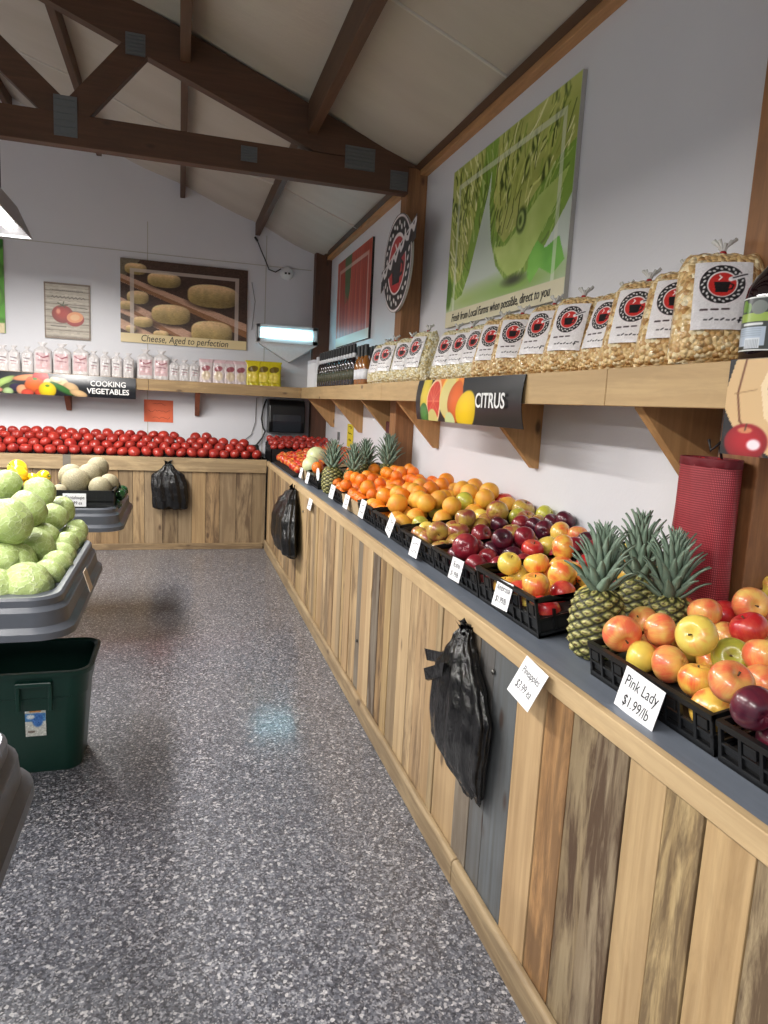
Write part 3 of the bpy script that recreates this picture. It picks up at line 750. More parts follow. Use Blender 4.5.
# orange paper, yellow notice, thermometer, detector, bug light, dispenser
orm = plain('orange_paper', rgb(226, 106, 66), .6, 0, .3, 30)
m = MB(); m.box(-.357, -.06, YB-.006, YB-.002, 1.255, 1.49)
t = thing('paper_notice', 'orange paper notice with handwriting taped to the back wall above the tomatoes', 'notice', (-.2, YB-.004, 1.25)); part('sheet', m, orm, t)
def scribble(parent, o, u, v, rows, mat, r=.003, seed=1, name='writing', world=True, wig=14):
    rr = random.Random(seed); m = MB(); o = Vector(o); u = Vector(u); v = Vector(v)
    for (y0, x0, x1) in rows:
        n = max(4, int((x1-x0)*wig)); pts = []
        for i in range(n+1):
            pts.append(o+u*(x0+(x1-x0)*i/n)+v*(y0+rr.uniform(-.06, .06)))
        m.tube(pts, r, 4)
    return part(name, m, mat, parent, world=world)
redink = plain('dark_red_ink', rgb(150, 48, 34), .6)
scribble(t, (-.357, YB-.0062, 1.255), (.297, 0, 0), (0, 0, .235), [(.84, .3, .75), (.5, .15, .9), (.2, .3, .9)], redink, .0028, 3)
yel = plain('yellow_paper', rgb(222, 204, 48), .5)
t = thing('paper_notice', 'narrow yellow notice on the side wall beside the maroon mesh bags', 'notice', (WX-.003, 6.56, 1.14)); m = MB(); m.box(WX-.005, WX-.002, 6.44, 6.68, 1.14, 1.36); part('sheet', m, yel, t)
scribble(t, (WX-.0055, 6.68, 1.14), (0, -.24, 0), (0, 0, .22), [(.85, .2, .8), (.6, .2, .8), (.3, .3, .7)], M['ink'], .003, 5)
m = MB(); m.box(WX-.02, WX, 7.02, 7.06, 1.18, 1.26); o = link('wall_switch', m.mesh('wall_switch', M['galv']), None, True, .004); tag(o, 'small grey switch box on the side wall near the back corner', 'switch')
t = thing('smoke_detector', 'round white smoke detector on the back wall near the corner', 'detector', (1.129, YB, 2.93))
m = MB(); m.lathe([(.001, .045), (.05, .044), (.068, .03), (.072, 0)], 28, fn=lambda p, a, k: (p[0], -p[2], p[1]))
m.v = [(x+1.129, y_+YB, z+2.93) for x, y_, z in m.v]; part('housing', m, M['white_metal'], t, smooth=True, sharp=50)
m = MB(); m.box(1.098, 1.12, YB-.048, YB-.043, 2.915, 2.935); m.box(1.135, 1.158, YB-.048, YB-.043, 2.915, 2.935); part('sensor_slot', m, M['ink'], t)
pts = [(.80, YB-.02, 3.23), (.84, YB-.02, 3.14), (.88, YB-.02, 3.06), (.93, YB-.02, 2.95), (1.0, YB-.02, 2.93), (1.06, YB-.02, 2.97)]
m = MB(); m.tube(pts, .006, 6); m.tube([(.80, YB-.02, 3.23), (.77, YB-.02, 3.27)], .012, 6); o = link('hanging_cable', m.mesh('hanging_cable', M['cable'], True)); tag(o, 'short dark cable hanging loose on the back wall beside the smoke detector', 'cable')
t = thing('insect_light', 'white triangular wall light with a glowing cyan tube on the back wall', 'light', (1.14, YB, 2.0))
m = MB(); m.box(.80, 1.47, YB-.14, YB-.03, 2.34, 2.36); m.box(.80, .815, YB-.15, YB-.03, 2.17, 2.36); m.box(1.455, 1.47, YB-.15, YB-.03, 2.17, 2.36); m.box(.80, 1.47, YB-.15, YB-.13, 2.17, 2.215); m.box(.80, 1.47, YB-.15, YB-.13, 2.325, 2.36); m.box(.80, .84, YB-.15, YB-.13, 2.17, 2.36); m.box(1.41, 1.47, YB-.15, YB-.13, 2.17, 2.36)
m.box(.80, 1.47, YB-.04, YB-.001, 2.17, 2.36)
m.prism([(.80, YB-.14, 2.17), (1.47, YB-.14, 2.17), (1.16, YB-.14, 1.97)], (0, .10, 0)); part('housing', m, M['white_metal'], t, bevel=.004)
m = MB(); m.tube([(.83, YB-.10, 2.27), (1.44, YB-.10, 2.27)], .040, 14); part('tube_lamp', m, M['bugtube'], t, smooth=True)
l = area('insect_lamp_light', (1.14, YB-.17, 2.26), .50, .05, 1.3, (.45, .85, 1.0), (PI/2, 0, 0))
t = thing('paper_towel_dispenser', 'black towel dispenser on the back wall under the shelf corner', 'dispenser', (1.15, YB, 1.19))
m = MB(); m.prism([(.945, YB, 1.19), (.945, YB-.20, 1.20), (.945, YB-.24, 1.32), (.945, YB-.22, 1.50), (.945, YB-.16, 1.56), (.945, YB, 1.56)], (.40, 0, 0)); part('cover', m, M['black_pl'], t, bevel=.015)
m = MB(); m.prism([(.99, YB-.205, 1.21), (.99, YB-.246, 1.33), (.99, YB-.238, 1.40), (.99, YB-.19, 1.40)], (.31, 0, 0)); part('window_panel', m, plain('smoked_plastic', rgb(50, 54, 60), .15), t, bevel=.004)
m = MB(); m.tube([(.935, YB-.03, 1.56), (.90, YB-.04, 1.45), (.885, YB-.04, 1.34), (.905, YB-.03, 1.24), (.93, YB-.03, 1.20), (.90, YB-.03, 1.13), (.84, YB-.03, 1.05), (.80, YB-.03, 1.02)], .009, 6)
o = link('power_cord', m.mesh('power_cord', M['cable'], True)); tag(o, 'black power cord hanging beside the towel dispenser', 'cord')
m = MB(); m.tube([(.76, YB-.012, 2.30), (.79, YB-.012, 2.6), (.75, YB-.012, 2.8)], .003, 5); m.tube([(.83, YB-.012, 1.57), (.82, YB-.012, 1.30), (.78, YB-.012, 1.16), (.70, YB-.012, 1.09)], .004, 5)
o = link('wall_wire', m.mesh('wall_wire', M['cableg'], True)); tag(o, 'thin grey wire running down the back wall past the cheese poster', 'wire')
# ================================================================ FRUIT MESHES
def apple_mesh(name, mat, n=28, k=18, lob=.03):
    m = MB(); prof = []
    for i in range(k+1):
        t = PI*(.02+.96*i/k); r = math.sin(t)*(1+.10*math.cos(t)); z = math.cos(t)*.92
        z -= .30*math.exp(-(math.sin(t)/.30)**2)*(1 if z > 0 else -.62)
        prof.append((r, z))
    def fn(p, a, q): s = 1+lob*math.cos(5*a)*q*q; return (p[0]*s, p[1]*s, p[2]+(.02*math.cos(5*a) if q > .85 else 0))
    m.lathe(prof, n, fn=fn); me = m.mesh(name, mat, True); return me
def ball_mesh(name, mat, sx=1, sz=1, n=24, k=14, dim=0, lob=0, nl=5, bump=0):
    m = MB(); prof = []
    for i in range(k+1):
        t = PI*(.02+.96*i/k); r = math.sin(t)*sx; z = math.cos(t)*sz
        if dim: z -= dim*math.exp(-(math.sin(t)/.25)**2)*(1 if z > 0 else -.4)
        prof.append((r, z))
    def fn(p, a, q):
        s = 1+lob*(abs(math.cos(nl*a/2))-.6)
        if bump: s += bump*noise.noise(Vector(p)*1.7)
        return (p[0]*s, p[1]*s, p[2]*(1+(bump*noise.noise(Vector(p)*1.3) if bump else 0)))
    m.lathe(prof, n, fn=fn); return m.mesh(name, mat, True)
def stem_mesh(mat, h=.32, r=.045):
    m = MB(); m.tube([(0, 0, .50), (.03, .01, .50+h*.5), (.09, .02, .50+h)], [r, r*.8, r*1.3], 6); return m.mesh('stem', mat, True)

def fruit_mat(name, base, blush, k0, k1, streak=.25, rough=.28, coat=.35, var=.10, speck=None, hue=0.0):
    t = NT(name); oi = t.n('ShaderNodeObjectInfo'); v = t.coord()
    rw = t.math('MULTIPLY', oi.outputs['Random'], 37.0)
    n1 = t.noise(v, .95, 2, .5, .2, rw)
    tc = t.n('ShaderNodeTexCoord'); gr = t.n('ShaderNodeTexGradient', gradient_type='RADIAL'); t.l(tc.outputs['Object'], gr.inputs[0])
    cb = t.n('ShaderNodeCombineXYZ'); sp = t.n('ShaderNodeSeparateXYZ'); t.l(tc.outputs['Object'], sp.inputs[0])
    t.l(t.math('MULTIPLY', gr.outputs['Fac'], 46.0), cb.inputs[0]); t.l(t.math('MULTIPLY', sp.outputs[2], 1.2), cb.inputs[1]); t.l(rw, cb.inputs[2])
    n2 = t.noise(cb.outputs[0], 1.0, 3, .6)
    f = t.math('ADD', n1.outputs[0], t.math('MULTIPLY', t.math('SUBTRACT', n2.outputs[0], .5), streak))
    fac = t.ramp(f, [(k0, (0, 0, 0)), (k1, (1, 1, 1))])
    c = t.mix(fac, base, blush)
    hv = t.n('ShaderNodeHueSaturation'); t.l(c, hv.inputs['Color']); t.l(t.math('ADD', t.math('MULTIPLY', oi.outputs['Random'], var*2), 1-var), hv.inputs['Value'])
    if hue: t.l(t.math('ADD', t.math('MULTIPLY', oi.outputs['Random'], hue), .5-hue/2), hv.inputs['Hue'])
    c = hv.outputs[0]
    if speck:
        vo = t.n('ShaderNodeTexVoronoi'); vo.inputs['Scale'].default_value = 14; t.l(v, vo.inputs['Vector'])
        s = t.ramp(vo.outputs['Distance'], [(.10, (1, 1, 1)), (.2, (0, 0, 0))]); c = t.mix(t.math('MULTIPLY', s, .35), c, speck)
    t.base(c); t.set(Roughness=rough, Coat_Weight=coat, Coat_Roughness=.12)
    t.b.inputs['Subsurface Weight'].default_value = 0.0
    return t.m
F = {}
YG = rgb(222, 196, 92)
F['p'] = fruit_mat('pink_apple', rgb(226, 186, 100), rgb(224, 106, 72), .36, .64, .30, speck=rgb(240, 190, 140))
F['y'] = fruit_mat('yellow_apple', rgb(232, 204, 92), rgb(232, 140, 78), .55, .78, .25)
F['o'] = fruit_mat('orange_yellow_apple', rgb(234, 190, 84), rgb(228, 104, 58), .44, .64, .3)
F['r'] = fruit_mat('red_apple', rgb(214, 96, 70), rgb(188, 36, 42), .25, .52, .3, speck=rgb(230, 150, 110))
F['g'] = fruit_mat('green_apple', rgb(186, 184, 70), rgb(168, 110, 72), .60, .80, .25, speck=rgb(220, 214, 140))
F['b'] = fruit_mat('russet_apple', rgb(190, 160, 72), rgb(150, 70, 62), .40, .62, .35, speck=rgb(214, 170, 120))
F['m'] = fruit_mat('crimson_apple', rgb(170, 70, 66), rgb(124, 24, 40), .22, .50, .35, speck=rgb(190, 110, 100))
F['d'] = fruit_mat('dark_apple', rgb(104, 30, 46), rgb(56, 16, 34), .30, .60, .3)
F['G'] = fruit_mat('grapefruit', rgb(236, 176, 60), rgb(232, 140, 60), .45, .75, .05, .42, .1)
F['O'] = fruit_mat('orange', rgb(240, 150, 34), rgb(236, 128, 24), .4, .7, .05, .40, .1)
F['t'] = fruit_mat('tangerine', rgb(238, 124, 28), rgb(230, 104, 18), .4, .7, .05, .38, .1)
F['T'] = fruit_mat('tomato', rgb(172, 54, 42), rgb(142, 34, 32), .35, .7, .1, .32, .25, .14)
F['n'] = fruit_mat('nectarine', rgb(232, 150, 60), rgb(190, 34, 34), .36, .55, .2, .3, .3)
stemm = plain('stem_brown', rgb(84, 62, 34), .7)
FM = {}
for k_ in 'pyorgbmd': FM[k_] = apple_mesh('apple', F[k_])
for k_ in 'GOt':
    FM[k_] = ball_mesh('orange', F[k_], 1, .94, dim=.06)
    mt = NT.__new__(NT); mt.m = F[k_]; mt.t = F[k_].node_tree; mt.b = mt.t.nodes['Principled BSDF']; nn = mt.noise(mt.coord(), 16, 3); mt.bump(nn.outputs[0], .25, .02)
FM['T'] = ball_mesh('tomato', F['T'], 1, .84, dim=.10, lob=.02)
FM['n'] = ball_mesh('nectarine', F['n'], 1, .95, n=18, k=10, dim=.1)
STEM = stem_mesh(stemm)
greenb = plain('navel_button', rgb(120, 130, 50), .7)
mbt = MB(); mbt.lathe([(.001, .87), (.05, .875), (.07, .86), (.06, .84)], 8); BUT = mbt.mesh('stem', greenb, True)
KIND = {'p': 'apple', 'y': 'apple', 'o': 'apple', 'r': 'apple', 'g': 'apple', 'b': 'apple', 'm': 'apple', 'd': 'apple', 'G': 'orange', 'O': 'orange', 't': 'tangerine', 'T': 'tomato', 'n': 'nectarine'}
COLW = {'p': 'pink and yellow apple', 'y': 'mostly yellow apple', 'o': 'orange-yellow apple', 'r': 'red apple', 'g': 'yellow-green apple', 'b': 'brownish green apple', 'm': 'crimson apple', 'd': 'dark purple-red apple', 'G': 'large pale orange', 'O': 'bright orange', 't': 'small deep orange tangerine'}
fr = random.Random(77)
def fruit(kind, p, r, label, group, stem=True, tilt=None):
    me = FM[kind]; o = bpy.data.objects.new(KIND[kind], me); COL.objects.link(o)
    o.location = p; o.scale = (r, r*fr.uniform(.95, 1.03), r*fr.uniform(.93, 1.03))
    if tilt is None:
        tilt = (fr.choice([fr.uniform(-.5, .5), fr.uniform(1.0, 2.2), fr.uniform(-2, -1)]), fr.uniform(-.6, .6), fr.uniform(0, 6.28))
    o.rotation_euler = tilt
    if stem:
        s = bpy.data.objects.new('stem', STEM if KIND[kind] == 'apple' else BUT); COL.objects.link(s); s.parent = o
    tag(o, label, KIND[kind], group); return o

BAKED = {
    'PL': [('p', 1.01, 1.347, 1.047, 0.045), ('p', 1.167, 1.472, 1.029, 0.04), ('p', 1.087, 1.311, 1.063, 0.04), ('y', 1.033, 1.295, 1.004, 0.04), ('p', 1.06, 1.232, 1.011, 0.042), ('y', 1.05, 1.151, 1.106, 0.043), ('p', 1.286, 1.472, 1.053, 0.041), ('p', 1.229, 1.331, 1.092, 0.04), ('r', 1.34, 1.385, 1.064, 0.04), ('p', 1.347, 1.316, 1.115, 0.043), ('r', 1.24, 1.205, 1.094, 0.041), ('p', 1.253, 1.278, 1.047, 0.04), ('g', 1.125, 1.127, 1.062, 0.041), ('o', 1.059, 1.142, 1.008, 0.041), ('p', 0.972, 0.969, 1.082, 0.041), ('p', 1.139, 1.066, 1.087, 0.039), ('p', 1.104, 1.024, 1.048, 0.039), ('y', 1.555, 1.466, 1.108, 0.04)],
    'NX': [('d', 0.967, 0.905, 1.061, 0.039)],
    'AM': [('y', 1.043, 2.005, 1.059, 0.04), ('y', 1.09, 2.018, 1.012, 0.04), ('r', 1.249, 2.228, 1.055, 0.044), ('o', 1.116, 1.956, 1.069, 0.041), ('o', 1.016, 1.774, 1.049, 0.041), ('y', 1.329, 2.259, 1.062, 0.04), ('o', 1.13, 1.82, 1.069, 0.044), ('r', 1.105, 1.771, 1.025, 0.04), ('o', 1.449, 2.377, 1.086, 0.048), ('o', 1.269, 2.056, 1.1, 0.046), ('p', 1.485, 2.309, 1.093, 0.04), ('y', 1.487, 1.972, 1.093, 0.044), ('o', 1.367, 1.878, 1.069, 0.04), ('y', 1.354, 1.799, 1.067, 0.04), ('o', 1.287, 1.697, 1.053, 0.04)],
    'RO': [('m', 1.215, 2.607, 1.039, 0.046), ('m', 1.11, 2.432, 1.018, 0.04), ('m', 1.094, 2.269, 1.015, 0.04), ('m', 1.026, 2.226, 1.001, 0.04), ('d', 1.167, 2.314, 1.079, 0.041), ('d', 1.215, 2.343, 1.039, 0.042), ('m', 1.247, 2.289, 1.092, 0.041), ('m', 1.406, 2.621, 1.077, 0.043), ('d', 1.338, 2.692, 1.064, 0.041), ('d', 1.433, 2.556, 1.083, 0.04), ('d', 1.434, 2.472, 1.083, 0.041), ('d', 1.52, 2.565, 1.1, 0.04), ('d', 1.555, 2.521, 1.114, 0.044), ('m', 1.022, 2.319, 1.05, 0.05)],
    'FU': [('g', 1.084, 2.997, 1.013, 0.04), ('b', 1.027, 2.628, 1.051, 0.046), ('y', 1.069, 2.864, 1.01, 0.04), ('g', 1.231, 3.198, 1.042, 0.04), ('g', 1.232, 3.056, 1.042, 0.043), ('g', 1.326, 3.059, 1.111, 0.049), ('b', 1.199, 2.741, 1.085, 0.046), ('b', 1.154, 2.703, 1.03, 0.05), ('b', 1.502, 3.17, 1.096, 0.057), ('b', 1.35, 2.746, 1.116, 0.049), ('r', 1.555, 3.109, 1.112, 0.049), ('b', 1.538, 2.863, 1.104, 0.054), ('g', 1.555, 2.692, 1.11, 0.043), ('y', 1.342, 2.895, 1.064, 0.04), ('b', 1.27, 2.732, 1.05, 0.04)],
    'GR': [('G', 1.051, 3.255, 1.071, 0.053), ('G', 1.179, 3.305, 1.082, 0.054), ('G', 1.104, 3.276, 1.017, 0.04), ('G', 1.159, 3.212, 1.028, 0.04), ('G', 1.17, 3.833, 1.03, 0.052), ('G', 1.31, 3.845, 1.058, 0.05), ('G', 1.397, 3.723, 1.075, 0.051), ('G', 1.285, 3.233, 1.103, 0.047), ('G', 1.494, 3.588, 1.095, 0.053), ('G', 1.551, 3.459, 1.106, 0.054), ('G', 1.291, 4.015, 1.057, 0.052), ('G', 1.406, 4.044, 1.077, 0.055)],
    'ON': [('O', 1.076, 3.921, 1.066, 0.049), ('O', 1.211, 4.583, 1.038, 0.04), ('O', 1.296, 4.544, 1.055, 0.043), ('O', 1.309, 4.629, 1.108, 0.044), ('O', 1.338, 4.955, 1.064, 0.04), ('O', 1.271, 4.23, 1.05, 0.044), ('O', 1.485, 4.777, 1.093, 0.04), ('O', 1.39, 4.538, 1.079, 0.043), ('O', 1.298, 4.092, 1.055, 0.04), ('O', 1.121, 3.959, 1.018, 0.041), ('O', 1.082, 3.592, 1.062, 0.049), ('O', 1.452, 4.57, 1.084, 0.04), ('G', 1.08, 3.353, 1.058, 0.046)],
    'OT': [('t', 1.005, 4.179, 1.049, 0.04), ('t', 1.057, 4.665, 1.007, 0.04), ('t', 1.107, 4.497, 1.067, 0.042), ('t', 1.259, 5.089, 1.048, 0.04), ('t', 1.275, 4.913, 1.051, 0.04), ('t', 1.105, 4.715, 1.017, 0.04), ('t', 1.1, 4.315, 1.016, 0.04), ('t', 1.037, 4.221, 1.007, 0.04), ('t', 1.036, 4.106, 1.003, 0.04), ('t', 1.097, 4.248, 1.018, 0.04), ('t', 1.157, 4.349, 1.027, 0.04)],
}
CAB = [(-0.53, 2.736, 0.809, 0.082), (-0.625, 2.981, 0.842, 0.076), (-0.642, 2.983, 1.016, 0.085), (-0.568, 3.108, 0.883, 0.072), (-0.63, 3.274, 1.012, 0.075), (-0.639, 3.578, 1.044, 0.072), (-0.774, 3.54, 1.081, 0.07), (-0.56, 3.454, 0.946, 0.066), (-0.558, 3.664, 0.944, 0.065), (-0.567, 3.288, 0.889, 0.06), (-0.479, 3.287, 0.848, 0.056), (-0.475, 3.146, 0.835, 0.054), (-0.47, 2.987, 0.838, 0.053), (-0.483, 2.841, 0.83, 0.056), (-0.478, 3.466, 0.848, 0.055), (-0.48, 3.646, 0.847, 0.054), (-0.631, 2.714, 0.814, 0.07)]
# crates stand on the counter with their backs propped up on a batten
TILT = .19
def crate(label, y0, y1, h, dep=.58, x=.975, mat='black_pl', z=CTZ, tilt=TILT, name='fruit_crate', group=None, rotz=0, solid=False):
    t = thing(name, label, 'crate', (x, (y0+y1)/2, z), (0, -tilt, rotz), group); hs = h-.030 if not solid else h
    w = (y1-y0)-.006; hw = w/2; m = MB()
    m.box(0, dep, -hw, hw, 0, .006)
    part('base', m, M[mat], t, world=False)
    def wallx(xa, xb):   # wall whose plane faces x
        m = MB(); m.box(xa, xb, -hw, hw, 0, .014); m.box(xa-.003, xb+.002, -hw, hw, h-.013, h)
        n = max(3, int(w/.045))
        for i in range(n+1):
            c = -hw+.005+(w-.010)*i/n; m.box(xa, xb, c-.004, c+.004, .012, h-.012)
        m.box(xa+.001, xb-.001, -hw, hw, h*.42, h*.42+.006)
        for i in range(0, n, 2):
            a = -hw+.005+(w-.010)*(i+.2)/n; b = -hw+.005+(w-.010)*(i+.8)/n
            m.box(xa-.001, xb, a, b, h*.55, h*.80)
        m.box(xa+.0055, xb-.0005, -hw+.01, hw-.01, .02, h*.5)
        return m
    def wally(ya, yb):
        m = MB(); m.box(0, dep, ya, yb, 0, .014); m.prism([(0, ya, h-.013), (0, ya, h), (.05, ya, h), (.12, ya, hs), (dep, ya, hs), (dep, ya, hs-.013)], (0, yb-ya, 0))
        if solid: m.box(.004, dep-.004, ya+.001, yb-.001, .012, h-.01)
        n = int(dep/.05)
        for i in range(n+1):
            c = .005+(dep-.010)*i/n; m.box(c-.004, c+.004, ya, yb, .012, hs-.012)
        m.box(0, dep, ya+.001, yb-.001, h*.42, h*.42+.006)
        return m
    if mat == 'carton':
        m = MB(); m.box(0, .006, -hw, hw, 0, h); m.box(dep-.006, dep, -hw, hw, 0, h-.03); m.prism([(0, -hw, 0), (dep, -hw, 0), (dep, -hw, h-.03), (.1, -hw, h-.03), (0, -hw, h)], (0, .005, 0)); m.prism([(0, hw-.005, 0), (dep, hw-.005, 0), (dep, hw-.005, h-.03), (.1, hw-.005, h-.03), (0, hw-.005, h)], (0, .005, 0))
        part('side_panel', m, M[mat], t, world=False)
    else:
        part('front_panel', wallx(0, .008), M[mat], t, world=False, bevel=.0012)
        h0 = h; h = hs; part('back_panel', wallx(dep-.008, dep), M[mat], t, world=False); h = h0
        part('side_panel', wally(-hw, -hw+.007), M[mat], t, world=False)
        part('side_panel', wally(hw-.007, hw), M[mat], t, world=False)
    m = MB(); m.box(.010, dep-.01, -hw+.009, hw-.009, .010, max(.026, h-.062)); part('gap_shade_fill', m, M['black_in'], t, world=False)  # added black block under the fruit, standing in for the shade between them
    return t
CR = [('NX', 'black plastic crate with a dark red apple, at the right edge of the counter', .575, .980, .085, 'black_pl'),
      ('PL', 'black plastic crate of pink and yellow apples marked Pink Lady', .985, 1.405, .087, 'black_pl'),
      ('AM', 'black plastic crate of yellow-orange apples left of the pineapples', 1.658, 2.068, .118, 'black_pl'),
      ('RO', 'black plastic crate of dark crimson apples marked Rome', 2.072, 2.492, .095, 'black_pl'),
      ('FU', 'black plastic crate of brownish green apples between oranges and crimson apples', 2.496, 2.90, .09, 'black_pl'),
      ('GR', 'black plastic crate of large pale oranges next to the russet apples', 2.904, 3.362, .10, 'black_pl'),
      ('ON', 'black plastic crate of bright oranges right of the tan carton', 3.366, 3.686, .105, 'black_pl'),
      ('OT', 'tan cardboard carton of small tangerines between black crates', 3.69, 4.10, .085, 'carton'),
      ('TX', 'black plastic crate of tangerines left of the tan carton', 4.104, 4.46, .09, 'black_pl'),
      ('PX', 'black plastic crate with one orange, beside the far pineapples', 4.92, 5.33, .10, 'black_pl'),
      ('MX', 'pale tan carton under the honeydew melons', 5.335, 5.66, .09, 'carton')]
crates = {}
for k_, lab, y0, y1, h, mt in CR: crates[k_] = crate(lab, y0, y1, h, mat=mt)
m = MB(); m.box(1.50, 1.58, .55, 1.40, CTZ, CTZ+.088); m.box(1.50, 1.58, 1.66, 4.46, CTZ, CTZ+.088); m.box(1.50, 1.58, 4.92, 5.66, CTZ, CTZ+.088)
o = link('riser_batten', m.mesh('riser_batten', M['rail_y'])); tag(o, 'wooden batten on the counter along the wall under the crate backs', 'batten')

CNAME = {'NX': 'in the right-edge crate', 'PL': 'in the Pink Lady crate', 'AM': 'in the Ambrosia crate', 'RO': 'in the Rome crate', 'FU': 'beside the Rome crate',
         'GR': 'beside the russet apples', 'ON': 'right of the tan carton', 'OT': 'in the tan carton', 'TX': 'left of the tan carton'}
YR = {c[0]: (c[2], c[3]) for c in CR}
def where(g, x, y, z):
    y0, y1 = YR[g]; k = (y1-y)/(y1-y0)
    if g == 'PL' and x > 1.15 and False: pass
    r = 'front row' if x < 1.09 else ('second row' if x < 1.22 else ('third row' if x < 1.38 else 'back row'))
    q = 'left end' if k < .22 else ('left of centre' if k < .45 else ('right of centre' if k < .7 else 'right end'))
    top = ' on top,' if z > 1.035+.2*(x-1.02) else ''
    return f'{top} {r}, {q}'
placed = []
def put(g, kind, x, y, z, r, stem=True):
    placed.append((x, y, z, r))
    fruit(kind, (x, y, z), r, f'{COLW[kind]} {CNAME[g]},{where(g, x, y, z)}', f'{KIND[kind]}s {CNAME[g]}', stem)
for g, lst in BAKED.items():
    for (kind, x, y, z, r) in lst:
        gg = g
        for c in CR:
            if c[2]-.02 < y <= c[3]+.02 and c[0] in CNAME and g != 'AM': pass
        put(gg, kind, x, y, z, r)
def fill(g, kinds, r, ny, x0=1.02, x1=1.53, dz=0.0, layers=1, stem=True):
    y0, y1 = YR[g]; st = r*1.86
    for L in range(layers):
        x = x0+L*st*.5; row = 0
        while x < x1-L*.05:
            n = int((y1-y0-.02)/st); off = (y1-y0-n*st)/2+st/2
            for i in range(n+(0 if row % 2 else 0)):
                y = y0+off+i*st+(st*.25 if row % 2 else -st*.2)*(1 if n > 1 else 0)+fr.uniform(-.004, .004)
                if not y0+r*.8 < y < y1-r*.8: continue
                z = 1.0+.2*(x-1.02)+dz+L*r*1.25+fr.uniform(-.006, .006)
                if any((x-a)**2+(y-b)**2+(z-c)**2 < ((r+q)*.80)**2 for a, b, c, q in placed): continue
                put(g, fr.choice(kinds), x, y, z, r*fr.uniform(.95, 1.04), stem)
            x += st*.9; row += 1
fill('NX', 'dr', .045, 0, dz=0); fill('PL', 'ppyo', .045, 0, dz=-.012); fill('AM', 'ooyr', .045, 0, dz=-.010); fill('RO', 'mmd', .045, 0, dz=-.012)
fill('FU', 'gbb', .046, 0, dz=-.010); fill('GR', 'G', .049, 0, dz=.005, layers=2); fill('ON', 'OOG', .047, 0, dz=.0, layers=2)
fill('OT', 't', .037, 0, layers=2); fill('TX', 'tO', .040, 0, layers=2)
# NX apples reach a bit higher at the front
# single orange and melons at the far end
fruit('t', (.985, 5.02, 1.075), .047, 'single orange on the far black crate, beside the pineapples', None)
mel = fruit_mat('honeydew', rgb(206, 214, 160), rgb(216, 220, 176), .4, .7, .0, .4, .1, .04)
melm = ball_mesh('honeydew_melon', mel, 1, 1.02, 28, 18)
for p, r, lab in (((1.152, 5.95, 1.085), .085, 'pale green honeydew melon, the larger one behind, left of the far pineapples'), ((1.03, 5.52, 1.045), .072, 'pale yellow-green honeydew melon in front, on the far tan carton')):
    o = bpy.data.objects.new('honeydew_melon', melm); COL.objects.link(o); o.location = p; o.scale = (r,)*3; o.rotation_euler = (.4, 1.2, 0); tag(o, lab, 'melon', 'honeydew melons')

# loose nectarines spread on the far end of the counter
m = MB(); m.box(.92, 1.57, 5.70, 6.99, CTZ, CTZ+.02); m.prism([(.935, 5.70, CTZ+.02), (1.57, 5.70, CTZ+.02), (1.57, 5.70, CTZ+.145), (.935, 5.70, CTZ+.022)], (0, 1.29, 0))
o = link('fruit_tray', m.mesh('fruit_tray', M['black_in'])); tag(o, 'low black tray under the red and yellow nectarines', 'tray')
r = .040
for i in range(16):
    for j in range(7):
        x = .965+j*.088+(.04 if i % 2 else 0)+fr.uniform(-.006, .006); y = 5.75+i*.080+fr.uniform(-.006, .006)
        if y > 6.96 or x > 1.55: continue
        if (x-1.152)**2+(y-5.95)**2 < .11**2: continue
        z = .948+r+.20*(x-.95)+fr.uniform(-.004, .012)
        row = 'front' if j < 2 else ('middle' if j < 5 else 'back')
        fruit('n', (x, y, z), r*fr.uniform(.93, 1.04), f'small red and yellow nectarine in the {row} rows of the far tray', 'nectarines on the far tray', False)
# tomatoes in two dark crates in the corner
for (x0, x1) in ((.90, 1.225), (1.235, 1.57)):
    t = thing('tomato_crate', 'dark crate of small tomatoes in the back corner, ' + ('left one' if x0 < 1 else 'right one by the wall'), 'crate', ((x0+x1)/2, 7.3, CTZ))
    m = MB(); z0 = CTZ; m.box(x0, x1, 7.06, 7.075, z0, z0+.135); m.box(x0, x0+.01, 7.06, 7.56, z0, z0+.14); m.box(x1-.01, x1, 7.06, 7.56, z0, z0+.14); m.box(x0, x1, 7.55, 7.56, z0, z0+.18)
    part('side_panel', m, M['black_pl'], t)
    m = MB(); m.prism([(x0+.01, 7.076, z0), (x0+.01, 7.55, z0), (x0+.01, 7.55, z0+.20), (x0+.01, 7.076, z0+.115)], (x1-x0-.02, 0, 0)); part('gap_shade_fill', m, M['black_in'], t)  # added black wedge under the tomatoes, keeps the gaps shade-dark
for i in range(5):
    for j in range(9):
        x = .935+j*.0745+(.03 if i % 2 else 0); y = 7.105+i*.085
        if x > 1.55: continue
        z = CTZ+.115+.19*(y-7.076)+.036+fr.uniform(-.003, .018)
        fruit('T', (x, y, z), .0385*fr.uniform(.95, 1.08), 'small red tomato in the dark corner crates', 'small tomatoes in the corner crates', False, (fr.uniform(-.6, .6), fr.uniform(-.6, .6), fr.uniform(0, 6)))
